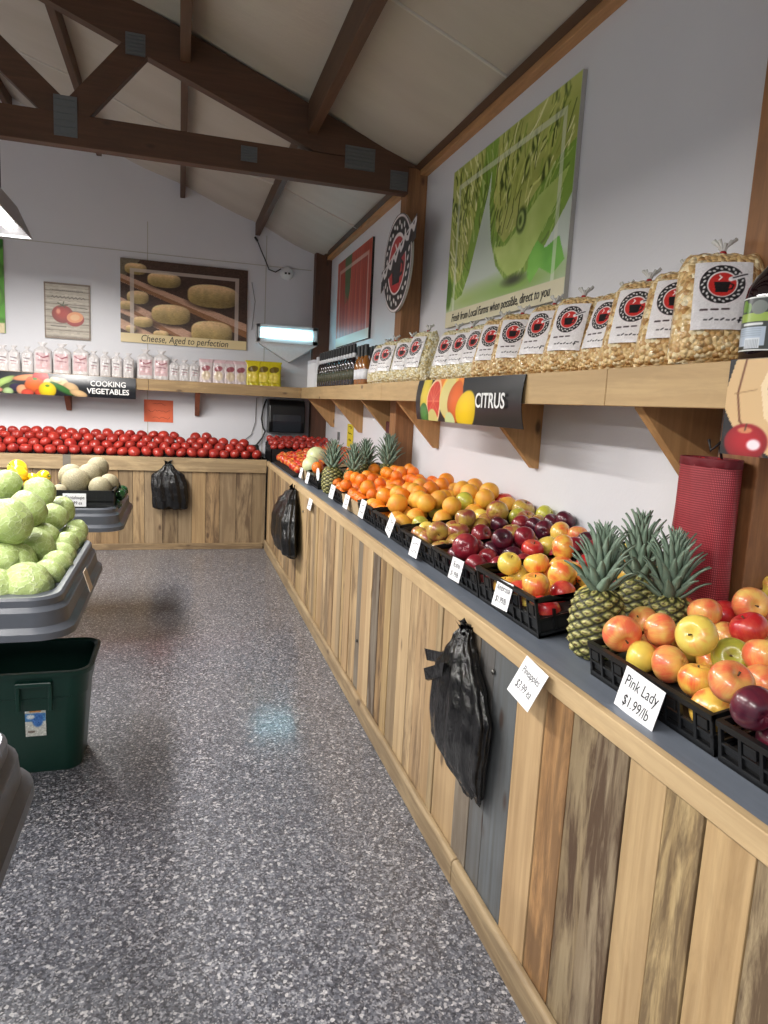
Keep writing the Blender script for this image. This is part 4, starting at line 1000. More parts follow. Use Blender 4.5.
# the long pile of tomatoes on the back counter
r = .0555; rows = [(7.275, .978, 'bottom front row'), (7.365, 1.032, 'second row up'), (7.455, 1.085, 'third row up'), (7.55, 1.130, 'topmost row')]
for j, (y, z, lab) in enumerate(rows):
    x = -2.15+(.055 if j % 2 else 0)
    while x < .80-(.05 if j == 3 else 0)*1 - (.05*j if x > .5 else 0):
        if not (j == 3 and fr.random() < .12):
            fruit('T', (x+fr.uniform(-.006, .006), y+fr.uniform(-.008, .008), z+fr.uniform(-.006, .008)), r*fr.uniform(.92, 1.06), f'red tomato in the {lab} of the long pile behind the wooden rim', 'tomatoes piled on the back counter', False, (fr.uniform(-.7, .7), fr.uniform(-.7, .7), fr.uniform(0, 6)))
        x += .1085*fr.uniform(.97, 1.03)
m = MB(); m.prism([(-3.1, 7.215, .917), (-3.1, YB-.01, .917), (-3.1, YB-.01, 1.0), (-3.1, 7.66, 1.06), (-3.1, 7.60, 1.06), (-3.1, 7.225, .92)], (3.1+.83, 0, 0))
o = link('display_wedge', m.mesh('display_wedge', M['black_in'])); tag(o, 'dark sloping display board under the long tomato pile', 'display board')

# ================================================================ PINEAPPLES
def pine_mats():
    t = NT('pineapple_skin'); at = t.n('ShaderNodeAttribute', attribute_name='Col'); n = t.noise(t.coord(), 60, 3)
    t.base(t.mix(t.math('MULTIPLY', n.outputs[0], .5), at.outputs['Color'], rgb(70, 64, 34))); t.set(Roughness=.55); t.bump(n.outputs[0], .3, .002); return t.m
PSK = pine_mats()
t = NT('pineapple_leaf'); n = t.noise(t.coord((1, 1, 1)), 25, 3); t.base(t.mix(n.outputs[0], rgb(84, 112, 92), rgb(158, 176, 156))); t.set(Roughness=.5); PLF = t.m
def pineapple(label, loc, R=.075, Hh=.20, crown=.22, seed=1, lean=(0, 0), group='pineapples on the side counter', nleaf=70):
    t = thing('pineapple', label, 'pineapple', loc, (lean[0], lean[1], seed), group)
    m = MB(); NA, NZ = 96, 60; vs = []; cs = []
    for i in range(NZ+1):
        v = i/NZ; z = Hh*v; rr = R*(1-abs(2*v-.95)**3.2*.36)*(.985 if v < .9 else 1-.6*((v-.9)/.1)**2)
        if v < .04: rr *= .8+5*v
        for k in range(NA):
            a = 2*PI*k/NA; u = k/NA*8; q = v*7.2
            p_ = u+q; s_ = u-q
            fx = abs((p_ % 1)-.5)*2; fy = abs((s_ % 1)-.5)*2; d = max(fx, fy)
            hgt = (1-d**2.2)*.0065; cen = math.hypot(fx, fy)
            if cen < .28: hgt += .003
            c = (124, 126, 58) if d < .74 else (32, 34, 20)
            if .30 < cen < .62 : c = (206, 200, 128)
            if cen < .30: c = (92, 72, 44)
            g = noise.noise(Vector((k*.11, i*.13, seed)))*22; c = tuple(max(8, x+g) for x in c)
            vs.append(((rr+hgt)*math.cos(a), (rr+hgt)*math.sin(a), z)); cs.append((lin(c[0]), lin(c[1]), lin(c[2]), 1))
    m.add(vs, [(i*NA+k, i*NA+(k+1) % NA, (i+1)*NA+(k+1) % NA, (i+1)*NA+k) for i in range(NZ) for k in range(NA)]+[tuple(range(NA-1, -1, -1)), tuple(range(NZ*NA, (NZ+1)*NA))])
    m.c = cs; part('fruit_body', m, PSK, t, True, True, world=False)
    m = MB(); rr_ = random.Random(seed*7)
    for i in range(nleaf):
        q = i/nleaf; a = i*2.39996; elev = math.radians(34+50*q**.7+rr_.uniform(-5, 5)); L = crown*(.40+.22*math.sin(PI*(.15+.75*q)))*rr_.uniform(.88, 1.10)
        wd = .0165*(1.12-.42*q); base = Vector((math.cos(a)*.024*(1-q*.8), math.sin(a)*.024*(1-q*.8), Hh-.012+q*crown*.56)); d = Vector((math.cos(a), math.sin(a), 0)); side = Vector((-math.sin(a), math.cos(a), 0))
        vs = []; n = 7; p = base.copy(); e = elev
        for s in range(n+1):
            k = s/n; ww = wd*(1-k**1.6)*(.75+.6*min(1, k*4)*.4)+.0004; fold = ww*.35
            up = Vector((-math.sin(e)*d.x, -math.sin(e)*d.y, math.cos(e)))
            vs += [p-side*ww+up*fold, p-up*.001, p+side*ww+up*fold, p-up*.0035]
            p = p+(d*math.cos(e)+Vector((0, 0, 1))*math.sin(e))*L/n; e += .07 if s < 3 else -.16
        fs = []
        for s in range(n):
            b = s*4; fs += [(b, b+1, b+5, b+4), (b+1, b+2, b+6, b+5), (b+2, b+3, b+7, b+6), (b+3, b, b+4, b+7)]
        m.add(vs, fs)
    part('leaf_crown', m, PLF, t, True, world=False)
    return t
pineapple('upright pineapple in front, between the Pink Lady crate and the yellow-orange apples', (1.055, 1.515, CTZ), .067, .185, .185, 1, (0, .03))
pineapple('middle pineapple with a broad leaning crown, behind the Pink Lady crate', (1.285, 1.640, CTZ), .070, .18, .20, 2, (.06, .10))
pineapple('pineapple nearest the red mesh bags, behind the Pink Lady crate', (1.245, 1.478, CTZ), .060, .175, .185, 3, (0, 0))
pineapple('far pineapple standing in front, beside the black crate with one orange', (1.035, 4.72, CTZ), .072, .19, .20, 4)
pineapple('far pineapple in the second place, its crown beside the front one', (1.155, 4.60, CTZ+.0), .066, .19, .19, 5)
pineapple('far pineapple behind the tangerines, nearer the yellow notice', (1.29, 4.80, CTZ), .07, .21, .19, 6)
pineapple('far pineapple against the wall, its crown beside the maroon mesh bags', (1.40, 4.63, CTZ), .07, .23, .22, 8, (.03, 0))

# ================================================================ MESH BAGS
def mesh_mat(name, c1, c2, sc=260, gap=True):
    t = NT(name); tc = t.n('ShaderNodeTexCoord'); sp = t.n('ShaderNodeSeparateXYZ'); t.l(tc.outputs['Object'], sp.inputs[0])
    gr = t.n('ShaderNodeTexGradient', gradient_type='RADIAL'); t.l(tc.outputs['Object'], gr.inputs[0])
    a = t.math('SINE', t.math('ADD', t.math('MULTIPLY', gr.outputs['Fac'], 6.283*70), t.math('MULTIPLY', sp.outputs[2], 500)))
    b = t.math('SINE', t.math('SUBTRACT', t.math('MULTIPLY', gr.outputs['Fac'], 6.283*70), t.math('MULTIPLY', sp.outputs[2], 500)))
    f = t.math('MULTIPLY', a, b); f = t.ramp(f, [(.15, (0, 0, 0)), (.5, (1, 1, 1))])
    nz = t.noise(tc.outputs['Object'], 14, 3)
    t.base(t.mix(f, c1, t.mix(nz.outputs[0], c2, c1))); t.set(Roughness=.45); return t.m
MR = mesh_mat('red_mesh', rgb(120, 18, 30), rgb(226, 96, 104)); MM = mesh_mat('maroon_mesh', rgb(56, 10, 20), rgb(128, 30, 46))
MDK = plain('dark_red_hem', rgb(110, 16, 30), .6); MIN_ = plain('bright_red_net', rgb(206, 26, 34), .5)
def mesh_bags(label, loc, r0, r1, h, mat, flat=.7, lean=(0, 0)):
    t = thing('mesh_bag_bundle', label, 'mesh bags', loc, (lean[0], lean[1], 0))
    def fn(p, a, k): s = 1+.05*math.sin(3*a+1)+.02*math.sin(9*a+k*6); return (p[0]*s*flat, p[1]*s, p[2])
    n = 14; prof = [(r0+(r1-r0)*i/n, h*i/n) for i in range(n+1)]
    m = MB(); m.lathe(prof+[(r1-.004, h), (r1-.004, h-.03)], 48, fn=fn); m.f = m.f[:-1]; part('mesh_sleeve', m, mat, t, True, world=False, sharp=60)
    m = MB(); m.lathe([(r1+.001, h-.022), (r1+.004, h-.020), (r1+.004, h+.001), (r1-.003, h+.002), (r1-.003, h-.022)], 48, fn=fn); part('hem', m, MDK if mat is MR else mat, t, True, world=False, sharp=60)
    m = MB(); rr = random.Random(4)
    for i in range(5):
        a = i*1.3; m.tube([(math.cos(a+j*.5)*r1*.5*flat*(.4+.12*j), math.sin(a+j*.5)*r1*.55, h-.02+.006*(j % 3)) for j in range(6)], .009, 6)
    m.lathe([(r1*.93, h-.035), (r1*.6, h-.028), (.002, h-.03)], 24, fn=lambda p, a, k: (p[0]*flat, p[1], p[2]))
    part('net_folds', m, MIN_ if mat is MR else mat, t, True, world=False)
    m = MB(); m.tube([(r1*.4, 0, h-.02), (r1*.3, .01, h+.03), (r1*.1, -.012, h+.045), (-.0, .010, h+.02), (.0, .022, h+.05)], .004, 6); part('wire_tie', m, M['cable'], t, True, world=False)
    return t
mesh_bags('tall bundle of red mesh bags hanging by the right post', (1.395, 1.553, CTZ+.135), .104, .094, .395, MR, .62, (0, 0))
mesh_bags('narrow bundle of dark maroon mesh bags hung beside the middle post', (1.54, 4.96, CTZ+.16), .105, .11, .35, MM, .45)

# ================================================================ PRICE CARDS
def pcard(label, c, w, h, ang=0, lines=None, scrib=None, lean=.12, sz=.04, sd=1, x=None, tip=.22):
    """card facing the aisle, centre c"""
    t = thing('price_card', label, 'price card', c, (ang, tip, 0)); w *= .95; h *= .95
    m = MB(); m.box(-.0012, .0, -w/2, w/2, -h/2, h/2); pc = part('card', m, M['card'], t, world=False)
    if lines:
        for i, (s, dz, sc) in enumerate(lines):
            text(s, pc, M['ink'], (-.0016, 0, dz), (0, -.80, 0), (0, 0, 1), sc, local=True, ext=.0002, shear=.1)
    if scrib: scribble(pc, (-.0016, w/2, -h/2), (0, -w, 0), (0, 0, h), scrib, M['ink'], .0012, sd, world=False, wig=16)
    return t
pcard('white card reading Pink Lady on the front of the pink apple crate', (.938, 1.17, .966), .138, .096, .06, [('Pink Lady', .018, .036), ('$1.99/lb', -.022, .034)])
pcard('white card reading Pineapples taped to the counter edge under the front pineapple', (.842, 1.47, .882), .126, .108, .08, [('Pineapples', .020, .027), ('$3.99 ea', -.018, .030)], tip=.45)
pcard('white card reading Ambrosia on the yellow-orange apple crate', (.946, 1.845, 1.002), .108, .088, -.05, [('Ambrosia', .018, .027), ('$1.99/lb', -.018, .027)])
pcard('white card reading Rome on the crimson apple crate', (.946, 2.215, .990), .105, .082, -.03, [('Rome', .016, .032), ('$1.99/lb', -.018, .026)])
pcard('white handwritten card on the russet apple crate', (.946, 2.665, .975), .105, .085, -.03, scrib=[(.7, .2, .8), (.3, .2, .8)], sd=4)
pcard('white handwritten card tilted on the large pale orange crate', (.946, 3.02, 1.005), .095, .10, .25, scrib=[(.7, .2, .8), (.3, .2, .8)], sd=5)
pcard('white handwritten card on the bright orange crate', (.946, 3.54, 1.0), .11, .10, 0, scrib=[(.7, .2, .8), (.3, .2, .8)], sd=6)
pcard('white handwritten card on the tan tangerine carton', (.946, 3.91, .985), .115, .085, 0, scrib=[(.7, .2, .8), (.3, .2, .8)], sd=7)
pcard('white handwritten card on the tangerine crate left of the tan carton', (.946, 4.31, .99), .13, .09, 0, scrib=[(.7, .2, .8), (.3, .2, .8)], sd=8)
pcard('white card on the far black crate with one orange', (.946, 5.20, .98), .12, .09, 0, scrib=[(.6, .2, .8)], sd=9)
pcard('white card on the far tan carton under the melons', (.946, 5.50, .985), .12, .085, 0, scrib=[(.6, .2, .8)], sd=10)
pcard('small white card on the counter edge right of the far black bag', (.872, 4.66, .865), .13, .10, 0, scrib=[(.7, .2, .8), (.3, .2, .8)], sd=11)
t = thing('fruit_tag', 'round white tag hanging on the far front pineapple', 'tag', (.945, 4.79, 1.05)); m = MB(); m.prism([(.943, 4.79+.055*math.cos(a*PI/12), 1.05+.045*math.sin(a*PI/12)) for a in range(24)], (.002, 0, 0)); part('disc', m, M['card'], t)
t = thing('fruit_tag', 'round white tag with a yellow rim on the pineapple by the red mesh bags', 'tag', (1.40, 1.49, 1.06), (0, 0, -.75))
m = MB(); m.lathe([(.001, 0), (.040, 0), (.040, .003), (.001, .003)], 24, fn=lambda p, a, k: (-p[2], p[0], p[1])); part('disc', m, M['card'], t, world=False)
m = MB(); m.lathe([(.037, .0035), (.041, .0035), (.041, 0), (.037, 0)], 24, fn=lambda p, a, k: (-p[2], p[0], p[1])); part('rim', m, yel, t, world=False)
m = MB()
for a in range(6): m.box(-.0045, -.003, .02*math.cos(a)-.004, .02*math.cos(a)+.004, .02*math.sin(a)-.004, .02*math.sin(a)+.004)
part('print', m, plain('blue_print', rgb(60, 110, 190), .5), t, world=False)
# ================================================================ SHELF GOODS
# popcorn bags
t = NT('popcorn_kernels'); v = t.coord(); vo = t.n('ShaderNodeTexVoronoi'); vo.inputs['Scale'].default_value = 72; t.l(v, vo.inputs['Vector'])
sx = t.n('ShaderNodeSeparateColor'); t.l(vo.outputs['Color'], sx.inputs[0])
oi = t.n('ShaderNodeObjectInfo')
c = t.ramp(sx.outputs[0], [(0, rgb(188, 138, 78)), (.4, rgb(216, 178, 118)), (.75, rgb(238, 206, 146)), (1, rgb(248, 234, 196))])
t.base(c); t.set(Roughness=.35, Coat_Weight=.5, Coat_Roughness=.12)
t.bump(vo.outputs['Distance'], -1.0, .012); bn = [x for x in t.t.nodes if x.type == 'BUMP'][0]; bn.invert = True; bn.inputs['Strength'].default_value = 1.0; M['pop'] = t.m
t = NT('pale_popcorn_kernels'); v = t.coord(); vo = t.n('ShaderNodeTexVoronoi'); vo.inputs['Scale'].default_value = 72; t.l(v, vo.inputs['Vector'])
sx = t.n('ShaderNodeSeparateColor'); t.l(vo.outputs['Color'], sx.inputs[0])
c = t.ramp(sx.outputs[0], [(0, rgb(206, 182, 120)), (.4, rgb(230, 214, 164)), (.75, rgb(244, 236, 204)), (1, rgb(250, 246, 226))])
t.base(c); t.set(Roughness=.35, Coat_Weight=.5, Coat_Roughness=.12); t.bump(vo.outputs['Distance'], 1.0, .012); bn = [x for x in t.t.nodes if x.type == 'BUMP'][0]; bn.invert = True; M['pop2'] = t.m
BW, BH, BD = .228, .30, .125
def pop_shape(u, v):
    """u 0..1 across, v 0..1 up -> half depth"""
    e = max(0, 1-abs(2*u-1)**3.0); f = max(0, 1-abs(2*v-1)**4.5)
    return BD/2*(e**.55)*(f**.5)*(1.08-.25*v)
def pop_body():
    m = MB(); NU, NV = 60, 80; vs = []
    for sgn in (-1, 1):
        for j in range(NV+1):
            for i in range(NU+1):
                u, v = i/NU, j/NV; wv = 1-.10*v-.22*max(0, (v-.82)/.18)**2-.05*max(0, (.1-v)/.1)
                x = (u-.5)*BW*wv; z = v*BH; d = pop_shape(u, v)
                k = noise.voronoi(Vector((x*70, z*70, sgn*9)))[0][0]
                d2 = d+(.0045*(1-k*1.7) if d > .01 else 0)
                z += .010*noise.noise(Vector((x*30, 0, sgn)))*v
                vs.append((x, sgn*d2, z))
    F_ = []; N1 = (NU+1)*(NV+1)
    for s_ in (0, 1):
        for j in range(NV):
            for i in range(NU):
                a = s_*N1+j*(NU+1)+i; q = (a, a+1, a+NU+2, a+NU+1); F_.append(q if s_ == 0 else q[::-1])
    for j in range(NV):
        for i in (0, NU):
            a = j*(NU+1)+i; q = (a, a+NU+1, a+NU+1+N1, a+N1); F_.append(q if i == 0 else q[::-1])
    for i in range(NU):
        for j in (0, NV):
            a = j*(NU+1)+i; q = (a, a+N1, a+1+N1, a+1); F_.append(q if j == 0 else q[::-1])
    m.add(vs, F_); return m
pb = pop_body(); POPM = [pb.mesh('bag', M['pop'], True), pb.mesh('bag', M['pop2'], True)]
cv = Canvas(.135, .185, 80, 110, (226, 222, 222)); logo(cv, .066, .122, .056)
cv.line([(.085, .135), (.128, .152)], .012, (225, 222, 222)); cv.line([(.09, .139), (.122, .150)], .004, (60, 50, 54))
for a, b, y_ in ((.02, .035, .052), (.045, .06, .053), (.07, .085, .054)): cv.line([(a, y_), (b, y_)], .005, (60, 40, 44))
for i in range(7): cv.line([(.03+i*.013, .025), (.036+i*.013, .025+.004*(i % 2))], .004, (50, 46, 50))
cv.line([(.11, .02), (.113, .032), (.125, .032)], .004, (40, 36, 40)); cv.noisy(4, 2, 2)
U_ = cv.x/cv.w; V_ = cv.y/cv.h
lm = cv.bake('label', (-.0675, 0, .068), (.135, 0, 0), (0, 0, .185), mat='printg')
for v_ in lm.vertices:
    u = v_.co.x/(BW*.95)+.5; vv = v_.co.z/BH; v_.co.y = -(pop_shape(u, vv)+.0065+.0012*noise.noise(v_.co*60))
tuft = MB()
rr = random.Random(2)
for i in range(9):
    a = i*.7; L = rr.uniform(.02, .045); tuft.tube([(0, 0, BH-.006), (math.cos(a)*.008, math.sin(a)*.006, BH+L*.5), (math.cos(a)*L*.7, math.sin(a)*L*.4, BH+L)], [.005, .003, .0055], 5)
tuftm = tuft.mesh('tied_top', M['clear_tie'], True)
tiem = MB(); tiem.lathe([(.008, BH+.0), (.010, BH+.004), (.008, BH+.008)], 10); tiem = tiem.mesh('twist_tie', plain('red_tie', rgb(176, 30, 36), .5), True)
def popcorn(y, rz, lean, s, pale, label, x=1.42, roll=0):
    t = thing('popcorn_bag', label, 'popcorn bag', (x, y, ST+.002), (lean, roll, rz), 'popcorn bags along the side shelf')
    for nm, me in (('bag', POPM[pale]), ('label', lm), ('tied_top', tuftm), ('twist_tie', tiem)):
        o = bpy.data.objects.new(nm, me); COL.objects.link(o); o.parent = t
    t.scale = (s, s, s); return t
# front of a bag (-y local) turned towards the aisle and the camera
ords = ['nearest the dark bottle', 'second from the dark bottle', 'third from the dark bottle', 'fourth from the dark bottle, turned sideways', 'fifth from the dark bottle', 'sixth from the dark bottle', 'seventh from the dark bottle, label turned out', 'eighth from the dark bottle', 'ninth from the dark bottle', 'tenth from the dark bottle', 'eleventh from the dark bottle']
PB = [(1.60, -.62, 1.02), (1.80, -.95, .98), (1.985, -1.0, .98), (2.15, -1.35, .93), (2.37, -1.05, .98), (2.60, -1.2, .98), (2.82, -.85, .94), (3.04, -1.05, .94), (3.235, -1.25, .92), (3.42, -1.25, .92), (3.62, -1.2, .94)]
for (y, rz, s), od in zip(PB, ords): popcorn(y-.055, rz, -.27, s, 0 if y < 3.2 else 1, f'clear bag of popcorn with white mug label, {od}', x=1.375 if y > 1.7 else 1.352)
for y, od, rz in ((4.06, 'nearest of the four pale bags before the amber bottles', -1.25), (4.33, 'second of the four pale bags before the amber bottles', -1.05), (4.61, 'third of the four pale bags before the amber bottles', -1.1), (4.90, 'last pale bag, touching the amber bottles', -1.1)):
    popcorn(y-.04, rz, -.24, .98 if y > 4.1 else 1.04, 1, f'bag of pale popcorn, {od}', x=1.37 if not 4.5 < y < 4.9 else 1.345)

# dark juice bottle at the right edge
glass = NT('dark_juice_glass'); glass.base(rgb(26, 12, 16)); glass.set(Roughness=.08, Coat_Weight=.6, Coat_Roughness=.04); glass = glass.m
t = thing('juice_bottle', 'big dark juice bottle with a green and white label at the right edge', 'bottle', (1.362, 1.375, ST+.001))
m = MB(); prof = [(.001, 0), (.058, .001), (.066, .008), (.066, .150), (.062, .172), (.048, .198), (.030, .220), (.022, .236), (.021, .262), (.001, .263)]
m.lathe(prof, 40); part('bottle_body', m, glass, t, True, world=False, sharp=50)
m = MB(); m.lathe([(.024, .262), (.024, .290), (.001, .291), (.001, .262)], 24); part('cap', m, M['black_pl'], t, True, world=False, sharp=40)
cv = Canvas(.23, .125, 150, 90, (44, 52, 50))
cv.poly([(0, .068), (.23, .068), (.23, .088), (0, .088)], (150, 176, 70)); cv.ell(.09, .10, .02, .016, (110, 118, 112)); cv.ell(.045, .105, .012, .014, (110, 150, 50)); cv.ell(.06, .10, .01, .012, (90, 130, 40))
cv.poly([(.03, .012), (.11, .012), (.11, .055), (.03, .055)], (176, 190, 206)); cv.poly([(.06, .006), (.10, .006), (.10, .03), (.06, .03)], (214, 220, 226))
for i in range(9): cv.line([(.063+i*.004, .008), (.063+i*.004, .026)], .0015, (120, 130, 140))
for i in range(4): cv.line([(.035, .036+i*.005), (.10, .036+i*.005)], .0012, (130, 144, 160))
cv.line([(.05, .062), (.10, .062)], .006, (220, 224, 224)); cv.frame(0, .004, (226, 230, 226), k=1)
me = cv.bake('label', (0, 0, .022), (.23, 0, 0), (0, 0, .125), mat='printg')
for v_ in me.vertices:
    a = PI+.55-v_.co.x/.0672+1.35; v_.co.x, v_.co.y = math.cos(-a+2*PI)*-.0672*-1, math.sin(-a+2*PI)*.0672
for v_ in me.vertices: pass
o = bpy.data.objects.new('label', me); COL.objects.link(o); o.parent = t; o.rotation_euler.z = .85

# small bottles further along
def small_bottle(kind):
    t = thing('sauce_bottle', '', 'bottle')
    if kind == 'dark':
        m = MB(); m.lathe([(.001, 0), (.030, .002), (.032, .010), (.032, .14), (.026, .165), (.013, .185), (.012, .235), (.001, .236)], 18); part('bottle_body', m, glass, t, True, world=False, sharp=50)
        m = MB(); m.lathe([(.0335, .04), (.0335, .105)], 18); part('label', m, plain('dark_label', rgb(78, 78, 58), .5), t, True, world=False)
        m = MB(); m.lathe([(.0145, .215), (.0155, .275), (.001, .277), (.001, .215)], 14); part('cap', m, M['black_pl'], t, True, world=False, sharp=40)
        m = MB(); m.lathe([(.0155, .186), (.0165, .214)], 14); part('neck_band', m, M['card'], t, True, world=False)
    else:
        amb = plain('amber_sauce', rgb(150, 92, 34), .12, coat=.6)
        m = MB(); m.lathe([(.001, 0), (.036, .002), (.038, .010), (.038, .11), (.030, .155), (.016, .18), (.015, .215), (.001, .216)], 18); part('bottle_body', m, amb, t, True, world=False, sharp=50)
        m = MB(); m.lathe([(.0395, .035), (.0395, .10)], 18); part('label', m, M['card'], t, True, world=False)
        m = MB(); m.lathe([(.018, .19), (.0175, .262), (.001, .264), (.001, .19)], 14); part('cap', m, M['black_pl'], t, True, world=False, sharp=40)
    return t
def place_row(proto, spots, labf, group, sz=1):
    for i, (x, y) in enumerate(spots):
        o = proto if i == 0 else copy_tree(proto); o.location = (x, y, ST+.001); o.scale = (1, 1, sz); o['label'] = labf(i, x, y); o['group'] = group
sp_ = [(1.33+j*.09, 5.44+i*.105) for i in range(14) for j in range(3)]
place_row(small_bottle('dark'), sp_, lambda i, x, y: f'slim dark bottle with black cap in the {["front","middle","back"][i%3]} line of the far shelf group', 'slim dark bottles on the far shelf', 1.18)
sp_ = [(1.33+j*.10, 5.06+i*.105) for i in range(3) for j in range(3)]
place_row(small_bottle('amber'), sp_, lambda i, x, y: f'amber sauce bottle with a white label, {["front line","middle line","back line"][i%3]}, {["nearest the popcorn","middle one","nearest the dark bottles"][i//3]}', 'amber sauce bottles', 1.12)
# white jars / cups at the corner
t0 = thing('spice_jar', '', 'jar'); m = MB(); m.lathe([(.001, 0), (.034, .001), (.036, .01), (.036, .235), (.032, .245)], 18); part('jar_body', m, M['card'], t0, True, world=False, sharp=50)
m = MB(); m.lathe([(.035, .243), (.036, .275), (.001, .277), (.001, .243)], 18); part('lid', m, plain('pale_lid', rgb(214, 214, 220), .4), t0, True, world=False, sharp=40)
place_row(t0, [(1.33+j*.09, 7.06+i*.09) for i in range(4) for j in range(2)], lambda i, x, y: f'white jar in the {["front","back"][i%2]} line at the shelf corner, {["nearest the bottles","second from the bottles","third from the bottles","last in the corner"][i//2]}', 'white jars at the shelf corner')
m = MB(); m.box(1.32, 1.42, 6.93, 6.99, ST, ST+.30); o = link('tall_carton', m.mesh('tall_carton', M['card']), None, True, .004); tag(o, 'tall narrow white carton between the white jars and the dark bottles', 'carton')

# bags along the back shelf
def bag_mesh(w, h, d, kind):
    cv = Canvas(w, h, 40, 60, (206, 202, 202))
    if kind == 'pouch':
        cv.c[:] = (206, 192, 192); cv.poly([(0, h*.86), (w, h*.86), (w, h), (0, h)], (206, 176, 180)); cv.ell(w*.5, h*.6, w*.3, h*.12, (150, 84, 92), 15); cv.ell(w*.5, h*.3, w*.32, h*.2, (214, 196, 170), soft=3)
    elif kind == 'yellow':
        cv.c[:] = (206, 190, 34); cv.ell(w*.5, h*.66, w*.34, h*.13, (110, 90, 30), 10); cv.ell(w*.5, h*.35, w*.3, h*.2, (228, 206, 90), soft=3); cv.line([(w*.2, h*.12), (w*.8, h*.12)], .006, (150, 120, 30))
    elif kind == 'big':
        cv.poly([(w*.12, h*.12), (w*.88, h*.12), (w*.88, h*.66), (w*.12, h*.66)], (206, 178, 180)); cv.line([(w*.2, h*.60), (w*.5, h*.50), (w*.8, h*.56)], .012, (140, 84, 92)); cv.line([(w*.25, h*.42), (w*.75, h*.40)], .010, (150, 110, 116)); cv.line([(w*.25, h*.25), (w*.75, h*.25)], .005, (206, 150, 156))
    else:
        cv.line([(w*.25, h*.55), (w*.75, h*.52)], .009, (110, 96, 100)); cv.line([(w*.28, h*.42), (w*.72, h*.40)], .008, (150, 104, 112)); cv.line([(w*.3, h*.3), (w*.7, h*.3)], .005, (180, 140, 146))
    N = 40; MN = 60; me = bpy.data.meshes.new('bag'); vs = []; cs = []
    col = cv.c/255.; col = np.where(col <= .04045, col/12.92, ((col+.055)/1.055)**2.4)
    flat = kind in ('pouch', 'yellow')
    for s_ in (-1, 1):
        for j in range(MN):
            v = j/(MN-1)
            for i in range(N):
                u = i/(N-1); e = max(0, 1-abs(2*u-1)**4)**.5
                if flat: wv = 1-.06*math.sin(v*PI); dd = d/2*e*(1-v)**.7
                else:
                    pin = max(0, (v-.72)/.16); pin = min(1, pin); ex = max(0, (v-.88)/.12)
                    wv = 1-.80*pin**1.3+.35*ex; dd = d/2*e*(1-.85*pin)*(1 if v > .02 else .8)
                x = (u-.5)*w*wv+.004*math.sin(v*20+s_)*(v > .7); dd *= 1+.15*noise.noise(Vector((u*5, v*6, s_)))
                vs.append((x, s_*dd, v*h)); cs.append((*(col[j, i] if s_ < 0 else col[0, 0]), 1))
    n1 = N*MN; F_ = []
    for s_ in (0, 1):
        for j in range(MN-1):
            for i in range(N-1):
                a = s_*n1+j*N+i; q = (a, a+1, a+N+1, a+N); F_.append(q if s_ == 0 else q[::-1])
    for j in range(MN-1):
        for i in (0, N-1):
            a = j*N+i; q = (a, a+N, a+N+n1, a+n1); F_.append(q if i == 0 else q[::-1])
    me.from_pydata(vs, [], F_); at = me.color_attributes.new('Col', 'FLOAT_COLOR', 'POINT'); at.data.foreach_set('color', [x for c_ in cs for x in c_])
    me.materials.append(M['printg']); me.polygons.foreach_set('use_smooth', [True]*len(me.polygons)); me.update(); return me
BAGS = {'small': bag_mesh(.105, .25, .07, 'small'), 'big': bag_mesh(.165, .30, .09, 'big'), 'mid': bag_mesh(.11, .22, .07, 'small'), 'pouch': bag_mesh(.15, .245, .09, 'pouch'), 'yellow': bag_mesh(.165, .26, .10, 'yellow')}
def X(u): return None
row = [(-2.35, 'small'), (-2.2, 'small'), (-2.05, 'small'), (-1.90, 'small'), (-1.75, 'small')] 
XS = lambda u: (-1.652+(u-0)*(1.234/136))     # shelf front: pixel column to metres along the back shelf
for u, k_ in ((3, 'small'), (13, 'small'), (26, 'small'), (41, 'big'), (60, 'big'), (79, 'big'), (92, 'small'), (104, 'small'), (116, 'small'), (128, 'small'), (146, 'big'), (163, 'big'), (177, 'mid'), (188, 'mid'), (199, 'mid'), (212, 'pouch'), (226, 'pouch'), (239, 'pouch'), (251, 'pouch'), (265, 'yellow'), (277, 'yellow'), (289.5, 'yellow')):
    row.append((XS(u)*1.015+.0, k_))
cnts = {}
wd_ = {'small': 'slim white tied bag', 'big': 'large white bag with pink print', 'mid': 'short white tied bag', 'pouch': 'white and pink zip pouch', 'yellow': 'bright yellow pouch'}
ordn = ['leftmost', 'second from left', 'third from left', 'fourth from left', 'fifth from left', 'sixth from left', 'seventh from left', 'eighth from left', 'ninth from left', 'tenth from left', 'eleventh from left', 'twelfth from left']
for x, k_ in row:
    i = cnts.get(k_, 0); cnts[k_] = i+1
    o = bpy.data.objects.new('shelf_pouch' if k_ in ('pouch', 'yellow') else 'paper_bag', BAGS[k_]); COL.objects.link(o)
    o.location = (x, 7.70, ST+.001); o.rotation_euler.z = fr.uniform(-.15, .15); tag(o, f'{wd_[k_]} on the back shelf, {ordn[i]} of its kind', 'pouch' if k_ in ('pouch', 'yellow') else 'bag', f'{wd_[k_]}s on the back shelf')

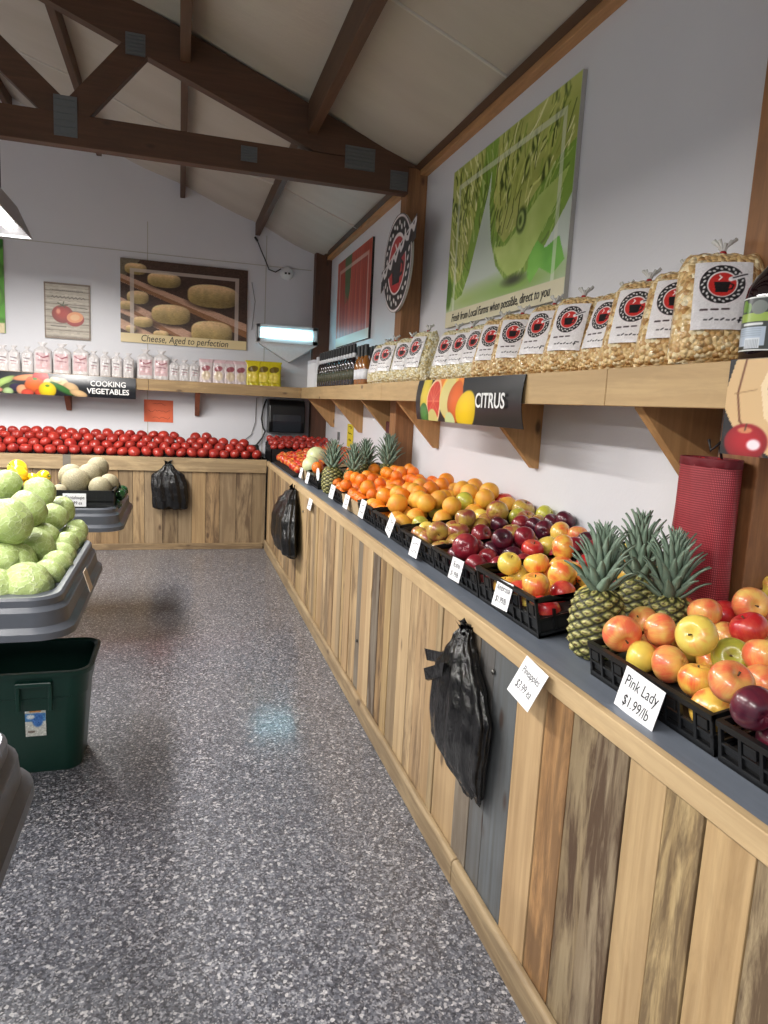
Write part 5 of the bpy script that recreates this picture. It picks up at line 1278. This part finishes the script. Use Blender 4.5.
# ================================================================ BLACK CARRIER BAGS
def carrier(label, top, rows, X0, facing='x', lines=False, seed=1, knot=.03):
    """rows: (z, left, right, depth); left/right along the wall direction; top: (pos, z)"""
    t = thing('black_bag_bundle', label, 'plastic bags', (X0, top[0], rows[-1][0]) if facing == 'x' else (top[0], X0, rows[-1][0]))
    m = MB(); NA = 72; vs = []; sub = []
    for (a, b) in zip(rows, rows[1:]):
        for k in range(6):
            q = k/6; q2 = q*q*(3-2*q); sub.append([a[i]+(b[i]-a[i])*(q if i == 0 else q2) for i in range(4)])
    sub.append(list(rows[-1]))
    L = sub[0][0]-sub[-1][0]
    for z, l, r, d in sub:
        v = (sub[0][0]-z)/L; c = (l+r)/2; hw = abs(l-r)/2
        for k in range(NA):
            a = 2*PI*k/NA; amp = .16*(1-.35*v)
            f = 1+amp*math.sin(7*a+seed)*.8+amp*.8*math.sin(13*a+seed*2+v*3)+.10*noise.noise(Vector((math.cos(a)*2, math.sin(a)*2, v*5+seed)))
            y = c+hw*math.cos(a)*(1+(f-1)*.35); dd = max(.004, d*(.5+.5*math.sin(a)*f))
            if math.sin(a) < 0: dd = d*.5*(1+math.sin(a))*.9+.003
            zz = z+.02*noise.noise(Vector((a*1.5, v*3, seed)))*(1 if v > .1 else .3)+(.012*math.sin(a*9+seed) if v > .97 else 0)
            vs.append((X0-dd, y, zz) if facing == 'x' else (y, X0-dd, zz))
    n = len(sub); m.add(vs, [(i*NA+k, i*NA+(k+1) % NA, (i+1)*NA+(k+1) % NA, (i+1)*NA+k) for i in range(n-1) for k in range(NA)]+[tuple(range(NA)), tuple(range((n-1)*NA, n*NA))])
    part('bag_bundle', m, M['film'], t, True)
    m = MB(); rr = random.Random(seed)
    for i in range(26):
        a = rr.uniform(0, 6.28); L2 = rr.uniform(.4, 1)*knot*1.5; p = Vector((0, 0, top[1]-.035+rr.uniform(-.02, .02)))
        q = p+Vector((math.cos(a), math.sin(a), rr.uniform(-.2, .9)))*L2
        base = Vector((X0-.02, top[0], 0)) if facing == 'x' else Vector((top[0], X0-.02, 0))
        def fx(w): return (base.x-abs(w.x)*.6, base.y+w.y, w.z) if facing == 'x' else (base.x+w.y, base.y-abs(w.x)*.6, w.z)
        w1 = Vector((rr.uniform(-1, 1), rr.uniform(-1, 1), rr.uniform(-1, 1)))*.016
        m.add([fx(p-w1), fx(p+w1), fx(q+w1*1.2), fx(q-w1*1.2), tuple(Vector(fx((p+q)/2))+Vector((-.006, 0, 0)))], [(0, 1, 4), (1, 2, 4), (2, 3, 4), (3, 0, 4)])
    part('torn_knot', m, M['film'], t)
    m = MB(); base = (X0, top[0], top[1]-.01) if facing == 'x' else (top[0], X0, top[1]-.01)
    e = (-.045, 0, .012) if facing == 'x' else (0, -.045, .012)
    m.tube([base, tuple(base[i]+e[i] for i in range(3))], .004, 6); part('nail', m, M['steel'], t)
    return t
bag = carrier('bundle of shiny black carrier bags hanging near the Pineapples card', (1.905, .895), [(.885, 1.935, 1.885, .035), (.85, 1.955, 1.865, .055), (.80, 1.99, 1.80, .075), (.735, 2.05, 1.72, .090), (.66, 2.07, 1.665, .095), (.58, 2.08, 1.67, .095), (.50, 2.07, 1.69, .085), (.455, 1.98, 1.70, .07), (.415, 1.87, 1.71, .05), (.39, 1.82, 1.74, .03)], AX+.010, 'x', seed=1)
m = MB()   # folded handle flap sticking out to the left
m.add([(AX-.06, 1.90, .80), (AX-.05, 1.93, .755), (AX-.065, 2.10, .705), (AX-.07, 2.115, .742), (AX-.05, 1.90, .795), (AX-.04, 1.93, .75), (AX-.05, 2.10, .70), (AX-.055, 2.115, .737)], [(0, 1, 2, 3), (7, 6, 5, 4), (0, 4, 5, 1), (1, 5, 6, 2), (2, 6, 7, 3), (3, 7, 4, 0)])
m.add([(AX-.085, 1.90, .775), (AX-.08, 1.92, .72), (AX-.10, 2.01, .675), (AX-.105, 2.02, .71), (AX-.075, 1.90, .77), (AX-.07, 1.92, .715), (AX-.09, 2.01, .67), (AX-.095, 2.02, .705)], [(0, 1, 2, 3), (7, 6, 5, 4), (0, 4, 5, 1), (1, 5, 6, 2), (2, 6, 7, 3), (3, 7, 4, 0)])
part('handle_flap', m, M['film'], bag)
m = MB(); rr = random.Random(8)
for j, z in enumerate((.515, .49, .468, .452)):
    y = 1.84-.0
    while y > 1.755:
        w2 = rr.uniform(.006, .014); m.box(AX-.112, AX-.110, y-w2, y, z, z+(.014 if j == 0 else .006)); y -= w2+.005
carrier('bundle of black carrier bags hanging at the far end of the side counter', (5.33, .885), [(.875, 5.39, 5.27, .05), (.83, 5.50, 5.20, .09), (.77, 5.62, 5.10, .13), (.66, 5.70, 5.02, .17), (.52, 5.74, 4.98, .17), (.42, 5.72, 4.98, .15), (.385, 5.55, 5.05, .08)], AX+.010, 'x', seed=3, knot=.05)
carrier('black plastic bag hanging on the back counter below the tomatoes', (-.095, .90), [(.885, -.115, -.075, .03), (.84, -.15, -.04, .06), (.76, -.245, .055, .09), (.66, -.25, .085, .11), (.52, -.24, .095, .11), (.44, -.235, .09, .09), (.425, -.20, .06, .05)], YC+.0, 'y', seed=5)

# ================================================================ DISPLAY TABLES
def rrect(x0, x1, y0, y1, r, n=6):
    pts = []
    for cx, cy, a0 in ((x1-r, y1-r, 0), (x0+r, y1-r, PI/2), (x0+r, y0+r, PI), (x1-r, y0+r, 1.5*PI)):
        for i in range(n+1):
            a = a0+PI/2*i/n; pts.append((cx+r*math.cos(a), cy+r*math.sin(a)))
    return pts
def table(label, x0, x1, y0, y1, zt, mat='grey_pl'):
    t = thing('display_table', label, 'display table', ((x0+x1)/2, (y0+y1)/2, 0))
    loops = [(-.012, zt-.030, .05), (-.012, zt-.004, .05), (-.006, zt, .055), (.010, zt+.001, .07), (.018, zt-.008, .075), (.020, zt-.03, .08), (.036, zt-.045, .09), (.040, zt-.095, .09), (.060, zt-.112, .10), (.062, zt-.135, .10), (.055, zt-.138, .10), (.040, zt-.13, .09), (.0, zt-.12, .07)]
    m = MB(); vs = []; n = 0
    for off, z, r in loops:
        p = rrect(x0-off, x1+off, y0-off, y1+off, r+.02); n = len(p); vs += [(a, b, z) for a, b in p]
    k = len(loops); m.add(vs, [(i*n+j, i*n+(j+1) % n, (i+1)*n+(j+1) % n, (i+1)*n+j) for i in range(k-1) for j in range(n)]+[tuple(range(n)), tuple(range((k-1)*n, k*n))])
    part('tray_top', m, M[mat], t, True, sharp=35)
    m = MB(); p = rrect(x0+.5, x1-.5, y0+.3, y1-.3, .08); m.prism([(a, b, 0) for a, b in p], (0, 0, zt-.10)); part('pedestal', m, M[mat], t)
    return t
table('grey plastic display table in the left foreground, cut off by the frame', -1.9, -.345, .35, 1.52, .85)
table('grey plastic display table heaped with green cabbages', -1.9, -.405, 2.50, 3.50, .85)
table('grey plastic display table of melons and peppers nearest the back wall', -1.9, -.385, 4.45, 5.42, .85)
t = thing('price_card', 'small tan price card on the right side of the cabbage table', 'price card', (-.352, 2.93, .81)); m = MB(); m.prism([(-.362, 2.90, .835), (-.362, 2.98, .835), (-.336, 2.97, .755), (-.336, 2.89, .755)], (.002, 0, .001)); part('card', m, plain('tan_card', rgb(200, 182, 160), .6), t)
scribble(t, (-.350, 2.90, .765), (.0, .07, 0), (0, 0, .06), [(.6, .2, .8), (.3, .2, .8)], M['ink'], .001, 3)

# cabbages
t = NT('cabbage_leaf'); oi = t.n('ShaderNodeObjectInfo'); rw = t.math('MULTIPLY', oi.outputs['Random'], 20.0); v = t.coord()
nz = t.noise(v, 1.6, 3, .5, 0, rw)
vd = t.n('ShaderNodeVectorMath', operation='MULTIPLY_ADD'); nd = t.noise(v, 2.4, 2, .5, 0, rw); t.l(nd.outputs['Color'], vd.inputs[0]); vd.inputs[1].default_value = (.7, .7, .7); t.l(v, vd.inputs[2])
mp = t.n('ShaderNodeMapping'); mp.inputs['Scale'].default_value = (1, 1, .55); t.l(vd.outputs[0], mp.inputs[0])
vo = t.n('ShaderNodeTexVoronoi', feature='DISTANCE_TO_EDGE'); vo.inputs['Scale'].default_value = 3.4; t.l(mp.outputs[0], vo.inputs['Vector'])
vo3 = t.n('ShaderNodeTexVoronoi', feature='DISTANCE_TO_EDGE'); vo3.inputs['Scale'].default_value = 10; t.l(mp.outputs[0], vo3.inputs['Vector'])
e1 = t.ramp(vo.outputs['Distance'], [(.0, (1, 1, 1)), (.09, (0, 0, 0))]); e2 = t.ramp(vo3.outputs['Distance'], [(.0, (1, 1, 1)), (.06, (0, 0, 0))])
c = t.mix(nz.outputs[0], rgb(138, 162, 88), rgb(182, 196, 130)); c = t.mix(t.math('MULTIPLY', e1, .42), c, rgb(222, 232, 190)); c = t.mix(t.math('MULTIPLY', e2, .22), c, rgb(206, 220, 168))
t.base(c); t.set(Roughness=.42); t.bump(t.math('ADD', e1, t.math('MULTIPLY', e2, .4)), .35, .03); M['cab'] = t.m
def cabbage_mesh(seed):
    m = MB(); rr = random.Random(seed); n, k = 40, 26
    prof = [(math.sin(PI*(.015+.97*i/k)), math.cos(PI*(.015+.97*i/k))*.88) for i in range(k+1)]
    leaves = [(Vector((rr.uniform(-1, 1), rr.uniform(-1, 1), rr.uniform(-.5, 1))).normalized(), rr.uniform(.2, .6), i) for i in range(7)]
    def fn(p, a, q):
        v = Vector(p).normalized(); s = 1+.055*noise.noise(v*1.9+Vector((seed, 0, 0)))
        for d, th, i in leaves:
            x = v.dot(d)-th+.12*noise.noise(v*3+Vector((i, seed, 0)))
            s += .030*(1/(1+math.exp(-x*45)))
        return (p[0]*s*.95, p[1]*s*.95, p[2]*s*.95)
    m.lathe(prof, n, fn=fn); return m.mesh('cabbage', M['cab'], True)
CM = [cabbage_mesh(i) for i in range(4)]
cl = ['front row, second from the left edge', 'behind the front cabbage at the left', 'biggest one, high at the left edge', 'centre of the heap, above the front row', 'behind the biggest cabbage', 'top of the heap, at the back', 'top of the heap at the left edge', 'upper right of the heap', 'back right shoulder of the heap', 'middle of the heap, half hidden', 'right column, fourth from the front', 'right column, third from the front', 'right column, second from the front', 'front right corner of the tray', 'right column, second from the back', 'back right corner of the tray', 'front row, cut by the left edge']
for i, (x, y, z, r) in enumerate(CAB):
    o = bpy.data.objects.new('cabbage', CM[i % 4]); COL.objects.link(o); o.location = (x, y, z+.012); o.scale = (r*1.10,)*3; o.rotation_euler = (fr.uniform(-1.3, 1.3), fr.uniform(-1, 1), fr.uniform(0, 6))
    tag(o, f'pale green cabbage, {cl[i]}', 'cabbage', 'cabbages on the display table')
for i, (x, y, z, r, lab) in enumerate([(-.78, 2.75, .85, .09, 'left of the photo edge in the front row'), (-.80, 3.0, .93, .09, 'left of the photo edge, second row'), (-.82, 3.25, 1.0, .09, 'left of the photo edge, third row'), (-.63, 3.3, .90, .08, 'buried in the middle of the heap'), (-.66, 2.95, .87, .08, 'low in the heap behind the front row'), (-0.98, 2.68, 0.905, .09, 'outside the frame, third column, front place'), (-0.95, 2.86, 0.9, .09, 'outside the frame, third column, second place'), (-0.98, 3.04, 0.905, .09, 'outside the frame, third column, middle place'), (-0.95, 3.22, 0.9, .09, 'outside the frame, third column, fourth place'), (-0.98, 3.38, 0.905, .09, 'outside the frame, third column, back place'), (-0.88, 2.8, 1.02, .085, 'upper layer outside the frame, third column, front place'), (-0.88, 3.0, 1.03, .085, 'upper layer outside the frame, third column, middle place'), (-0.88, 3.2, 1.02, .085, 'upper layer outside the frame, third column, back place'), (-1.18, 2.68, 0.905, .09, 'outside the frame, fourth column, front place'), (-1.15, 2.86, 0.9, .09, 'outside the frame, fourth column, second place'), (-1.18, 3.04, 0.905, .09, 'outside the frame, fourth column, middle place'), (-1.15, 3.22, 0.9, .09, 'outside the frame, fourth column, fourth place'), (-1.18, 3.38, 0.905, .09, 'outside the frame, fourth column, back place'), (-1.08, 2.8, 1.02, .085, 'upper layer outside the frame, fourth column, front place'), (-1.08, 3.0, 1.03, .085, 'upper layer outside the frame, fourth column, middle place'), (-1.08, 3.2, 1.02, .085, 'upper layer outside the frame, fourth column, back place'), (-1.38, 2.68, 0.905, .09, 'outside the frame, fifth column, front place'), (-1.35, 2.86, 0.9, .09, 'outside the frame, fifth column, second place'), (-1.38, 3.04, 0.905, .09, 'outside the frame, fifth column, middle place'), (-1.35, 3.22, 0.9, .09, 'outside the frame, fifth column, fourth place'), (-1.38, 3.38, 0.905, .09, 'outside the frame, fifth column, back place'), (-1.28, 2.8, 1.02, .085, 'upper layer outside the frame, fifth column, front place'), (-1.28, 3.0, 1.03, .085, 'upper layer outside the frame, fifth column, middle place'), (-1.28, 3.2, 1.02, .085, 'upper layer outside the frame, fifth column, back place'), (-1.58, 2.68, 0.905, .09, 'outside the frame, sixth column, front place'), (-1.55, 2.86, 0.9, .09, 'outside the frame, sixth column, second place'), (-1.58, 3.04, 0.905, .09, 'outside the frame, sixth column, middle place'), (-1.55, 3.22, 0.9, .09, 'outside the frame, sixth column, fourth place'), (-1.58, 3.38, 0.905, .09, 'outside the frame, sixth column, back place'), (-1.48, 2.8, 1.02, .085, 'upper layer outside the frame, sixth column, front place'), (-1.48, 3.0, 1.03, .085, 'upper layer outside the frame, sixth column, middle place'), (-1.48, 3.2, 1.02, .085, 'upper layer outside the frame, sixth column, back place')]):
    o = bpy.data.objects.new('cabbage', CM[i % 4]); COL.objects.link(o); o.location = (x, y, z); o.scale = (r,)*3; tag(o, f'pale green cabbage, {lab}', 'cabbage', 'cabbages on the display table')

# far table goods
t = crate('black tray crate of netted melons on the far display table', 4.50, 4.95, .125, dep=.36, x=-.74, z=.826, tilt=0, name='melon_crate', solid=True)
nt = NT('netted_rind'); v = nt.coord(); vo = nt.n('ShaderNodeTexVoronoi', feature='DISTANCE_TO_EDGE'); vo.inputs['Scale'].default_value = 9; nt.l(v, vo.inputs['Vector'])
e = nt.ramp(vo.outputs['Distance'], [(.02, (1, 1, 1)), (.12, (0, 0, 0))]); nt.base(nt.mix(e, rgb(134, 126, 98), rgb(166, 158, 132))); nt.set(Roughness=.7); nt.bump(e, .3, .02)
MELN = ball_mesh('netted_melon', nt.m, 1, 1.03, 26, 16)
for (x, y, z, r, lab) in ((-.615, 4.66, .985, .083, 'front left, the largest'), (-.665, 4.84, 1.0, .078, 'back left'), (-.555, 4.83, 1.01, .075, 'middle, behind the largest'), (-.525, 5.03, 1.04, .072, 'high at the back right'), (-.47, 4.62, .955, .068, 'front right, low'), (-.43, 4.76, .965, .062, 'right end'), (-.70, 4.60, .925, .05, 'low at the left end')):
    o = bpy.data.objects.new('netted_melon', MELN); COL.objects.link(o); o.location = (x, y, z); o.scale = (r, r, r*.97); o.rotation_euler = (fr.uniform(0, 3), fr.uniform(0, 3), 0); tag(o, f'pale tan netted melon in the black crate, {lab}', 'melon', 'netted melons in the crate')
t = thing('price_card', 'white card reading Cantaloupe on the melon crate', 'price card', (-.60, 4.478, .89))
m = MB(); m.box(-.665, -.535, 4.478, 4.480, .855, .935); part('card', m, M['card'], t)
text('Cantaloupe', t, M['ink'], (-.60, 4.477, .910), (.8, 0, 0), (0, 0, 1), .030, shear=.1); text('$ 3.99 ea', t, M['ink'], (-.60, 4.477, .877), (.8, 0, 0), (0, 0, 1), .028, shear=.1)
yp = fruit_mat('yellow_pepper', rgb(240, 196, 20), rgb(244, 206, 40), .4, .6, 0, .2, .5, .06)
PEP = ball_mesh('bell_pepper', yp, 1, 1.08, 28, 14, dim=.25, lob=.16, nl=4)
CAP = MB(); CAP.tube([(0, 0, .75), (.02, 0, .95), (.12, .04, 1.15)], [.12, .08, .09], 8); CAP = CAP.mesh('stem', plain('pepper_green', rgb(74, 120, 40), .5), True)
pps = [(-.96, 4.80, .945, .062, 'front left'), (-.87, 4.95, 1.005, .058, 'on top at the back left'), (-.84, 4.80, .985, .058, 'on top in the middle'), (-.88, 4.72, .925, .058, 'low in front'), (-.765, 4.86, .945, .045, 'smaller, at the right'), (-.72, 4.95, .955, .045, 'smaller, at the right end'), (-.755, 4.72, .915, .045, 'smaller, low at the right'), (-1.03, 4.98, .95, .06, 'back left')]
for (x, y, z, r, lab) in pps:
    o = bpy.data.objects.new('bell_pepper', PEP); COL.objects.link(o); o.location = (x-.13, y, z+.02); o.scale = (r, r, r); o.rotation_euler = (fr.uniform(.8, 1.6), fr.uniform(-.6, .6), fr.uniform(0, 6)); tag(o, f'yellow bell pepper on the far display table, {lab}', 'bell pepper', 'yellow bell peppers')
    s = bpy.data.objects.new('stem', CAP); COL.objects.link(s); s.parent = o
t = crate('black crate under the yellow peppers on the far display table', 4.62, 5.05, .07, dep=.34, x=-1.11, z=.826, tilt=0, name='pepper_crate', solid=True)
zg = plain('zucchini_skin', rgb(34, 62, 36), .3, coat=.3)
zm = MB(); zm.tube([(-.11, 0, 0), (-.10, 0, 0), (-.05, .005, .004), (.04, .004, .006), (.09, -.002, 0), (.11, -.004, 0), (.125, -.006, .0)], [.008, .020, .024, .023, .019, .009, .007], 14); ZM = zm.mesh('zucchini', zg, True)
for i, (x, y, z, a) in enumerate([(-.86, 4.53, .86, -.3), (-.76, 4.53, .845, -.15), (-.92, 4.56, .885, -.35), (-.80, 4.56, .88, -.2), (-.98, 4.52, .85, -.1)]):
    o = bpy.data.objects.new('zucchini', ZM); COL.objects.link(o); o.location = (x-.04, y, z+.035); o.rotation_euler = (0, .12, a); tag(o, f'dark green zucchini in front of the yellow peppers, {["middle of the heap","lowest at the right","upper left","upper right","left edge"][i]}', 'zucchini', 'zucchini heap')
gz = plain('green_pepper_skin', rgb(30, 66, 34), .25, coat=.4); GP = ball_mesh('green_pepper', gz, 1, 1.15, 20, 12, dim=.25, lob=.16, nl=4)
for i, (x, y, z, r) in enumerate([(-.375+.03, 4.72, .885, .036), (-.35, 4.80, .885, .036), (-.345, 4.90, .89, .035), (-.36, 4.64, .84, .03), (-.395, 4.99, .90, .036)]):
    o = bpy.data.objects.new('green_pepper', GP); COL.objects.link(o); o.location = (x-.015, y, z+.01); o.scale = (r,)*3; o.rotation_euler = (1.1, i, .5); tag(o, f'small dark green pepper right of the melon crate, {["second from the front","middle of the line","fourth from the front","nearest the front","last at the back"][i]}', 'green pepper', 'small green peppers')

# ================================================================ STORAGE TOTE
t = thing('storage_tote', 'dark green plastic storage tote on the floor under the cabbage table', 'storage tote', (-.75, 2.96, 0))
def tote_loops(L, w0):
    m = MB(); vs = []; n = 0
    for x0, x1, y0, y1, z, r in L:
        p = rrect(x0, x1, y0, y1, r); n = len(p); vs += [(a, b, z) for a, b in p]
    k = len(L); m.add(vs, [(i*n+j, i*n+(j+1) % n, (i+1)*n+(j+1) % n, (i+1)*n+j) for i in range(k-1) for j in range(n)]+[tuple(range(n-1, -1, -1)), tuple(range((k-1)*n, k*n))]); return m
a = (-1.10, -.385, 2.90, 3.16)
L = []
for z, o_, r in ((0, 0, .06), (.01, .004, .065), (.34, .030, .07), (.345, .036, .07), (.44, .046, .075), (.445, .060, .08), (.462, .062, .08), (.464, .052, .075), (.455, .040, .07), (.02, -.008, .05)):
    L.append((a[0]-o_, a[1]+o_, a[2]-o_*1.7, a[3]+o_*.8, z, r))
part('tote_body', tote_loops(L, 0), M['green_pl'], t, True, sharp=35)
m = MB(); m.box(-.60, -.47, 2.795, 2.83, .405, .425); m.box(-.60, -.585, 2.81, 2.83, .30, .42); m.box(-.485, -.47, 2.81, 2.83, .30, .42); part('handle', m, M['green_pl'], t, bevel=.004)
cv = Canvas(.075, .11, 50, 70, (206, 208, 200)); cv.poly([(0, .065), (.075, .065), (.075, .10), (0, .10)], (70, 130, 186)); cv.ell(.045, .07, .02, .03, (60, 110, 180), soft=4); cv.ell(.02, .085, .015, .01, (220, 226, 230), soft=3); cv.line([(.02, .108), (.055, .108)], .008, (196, 130, 70)); cv.line([(.012, .02), (.03, .02)], .01, (130, 120, 110)); cv.noisy(12, 3, 3)
me = cv.bake('sticker', (-.577, 2.864, .175), (.075, 0, 0), (0, -.008, .11)); link('sticker', me, t)
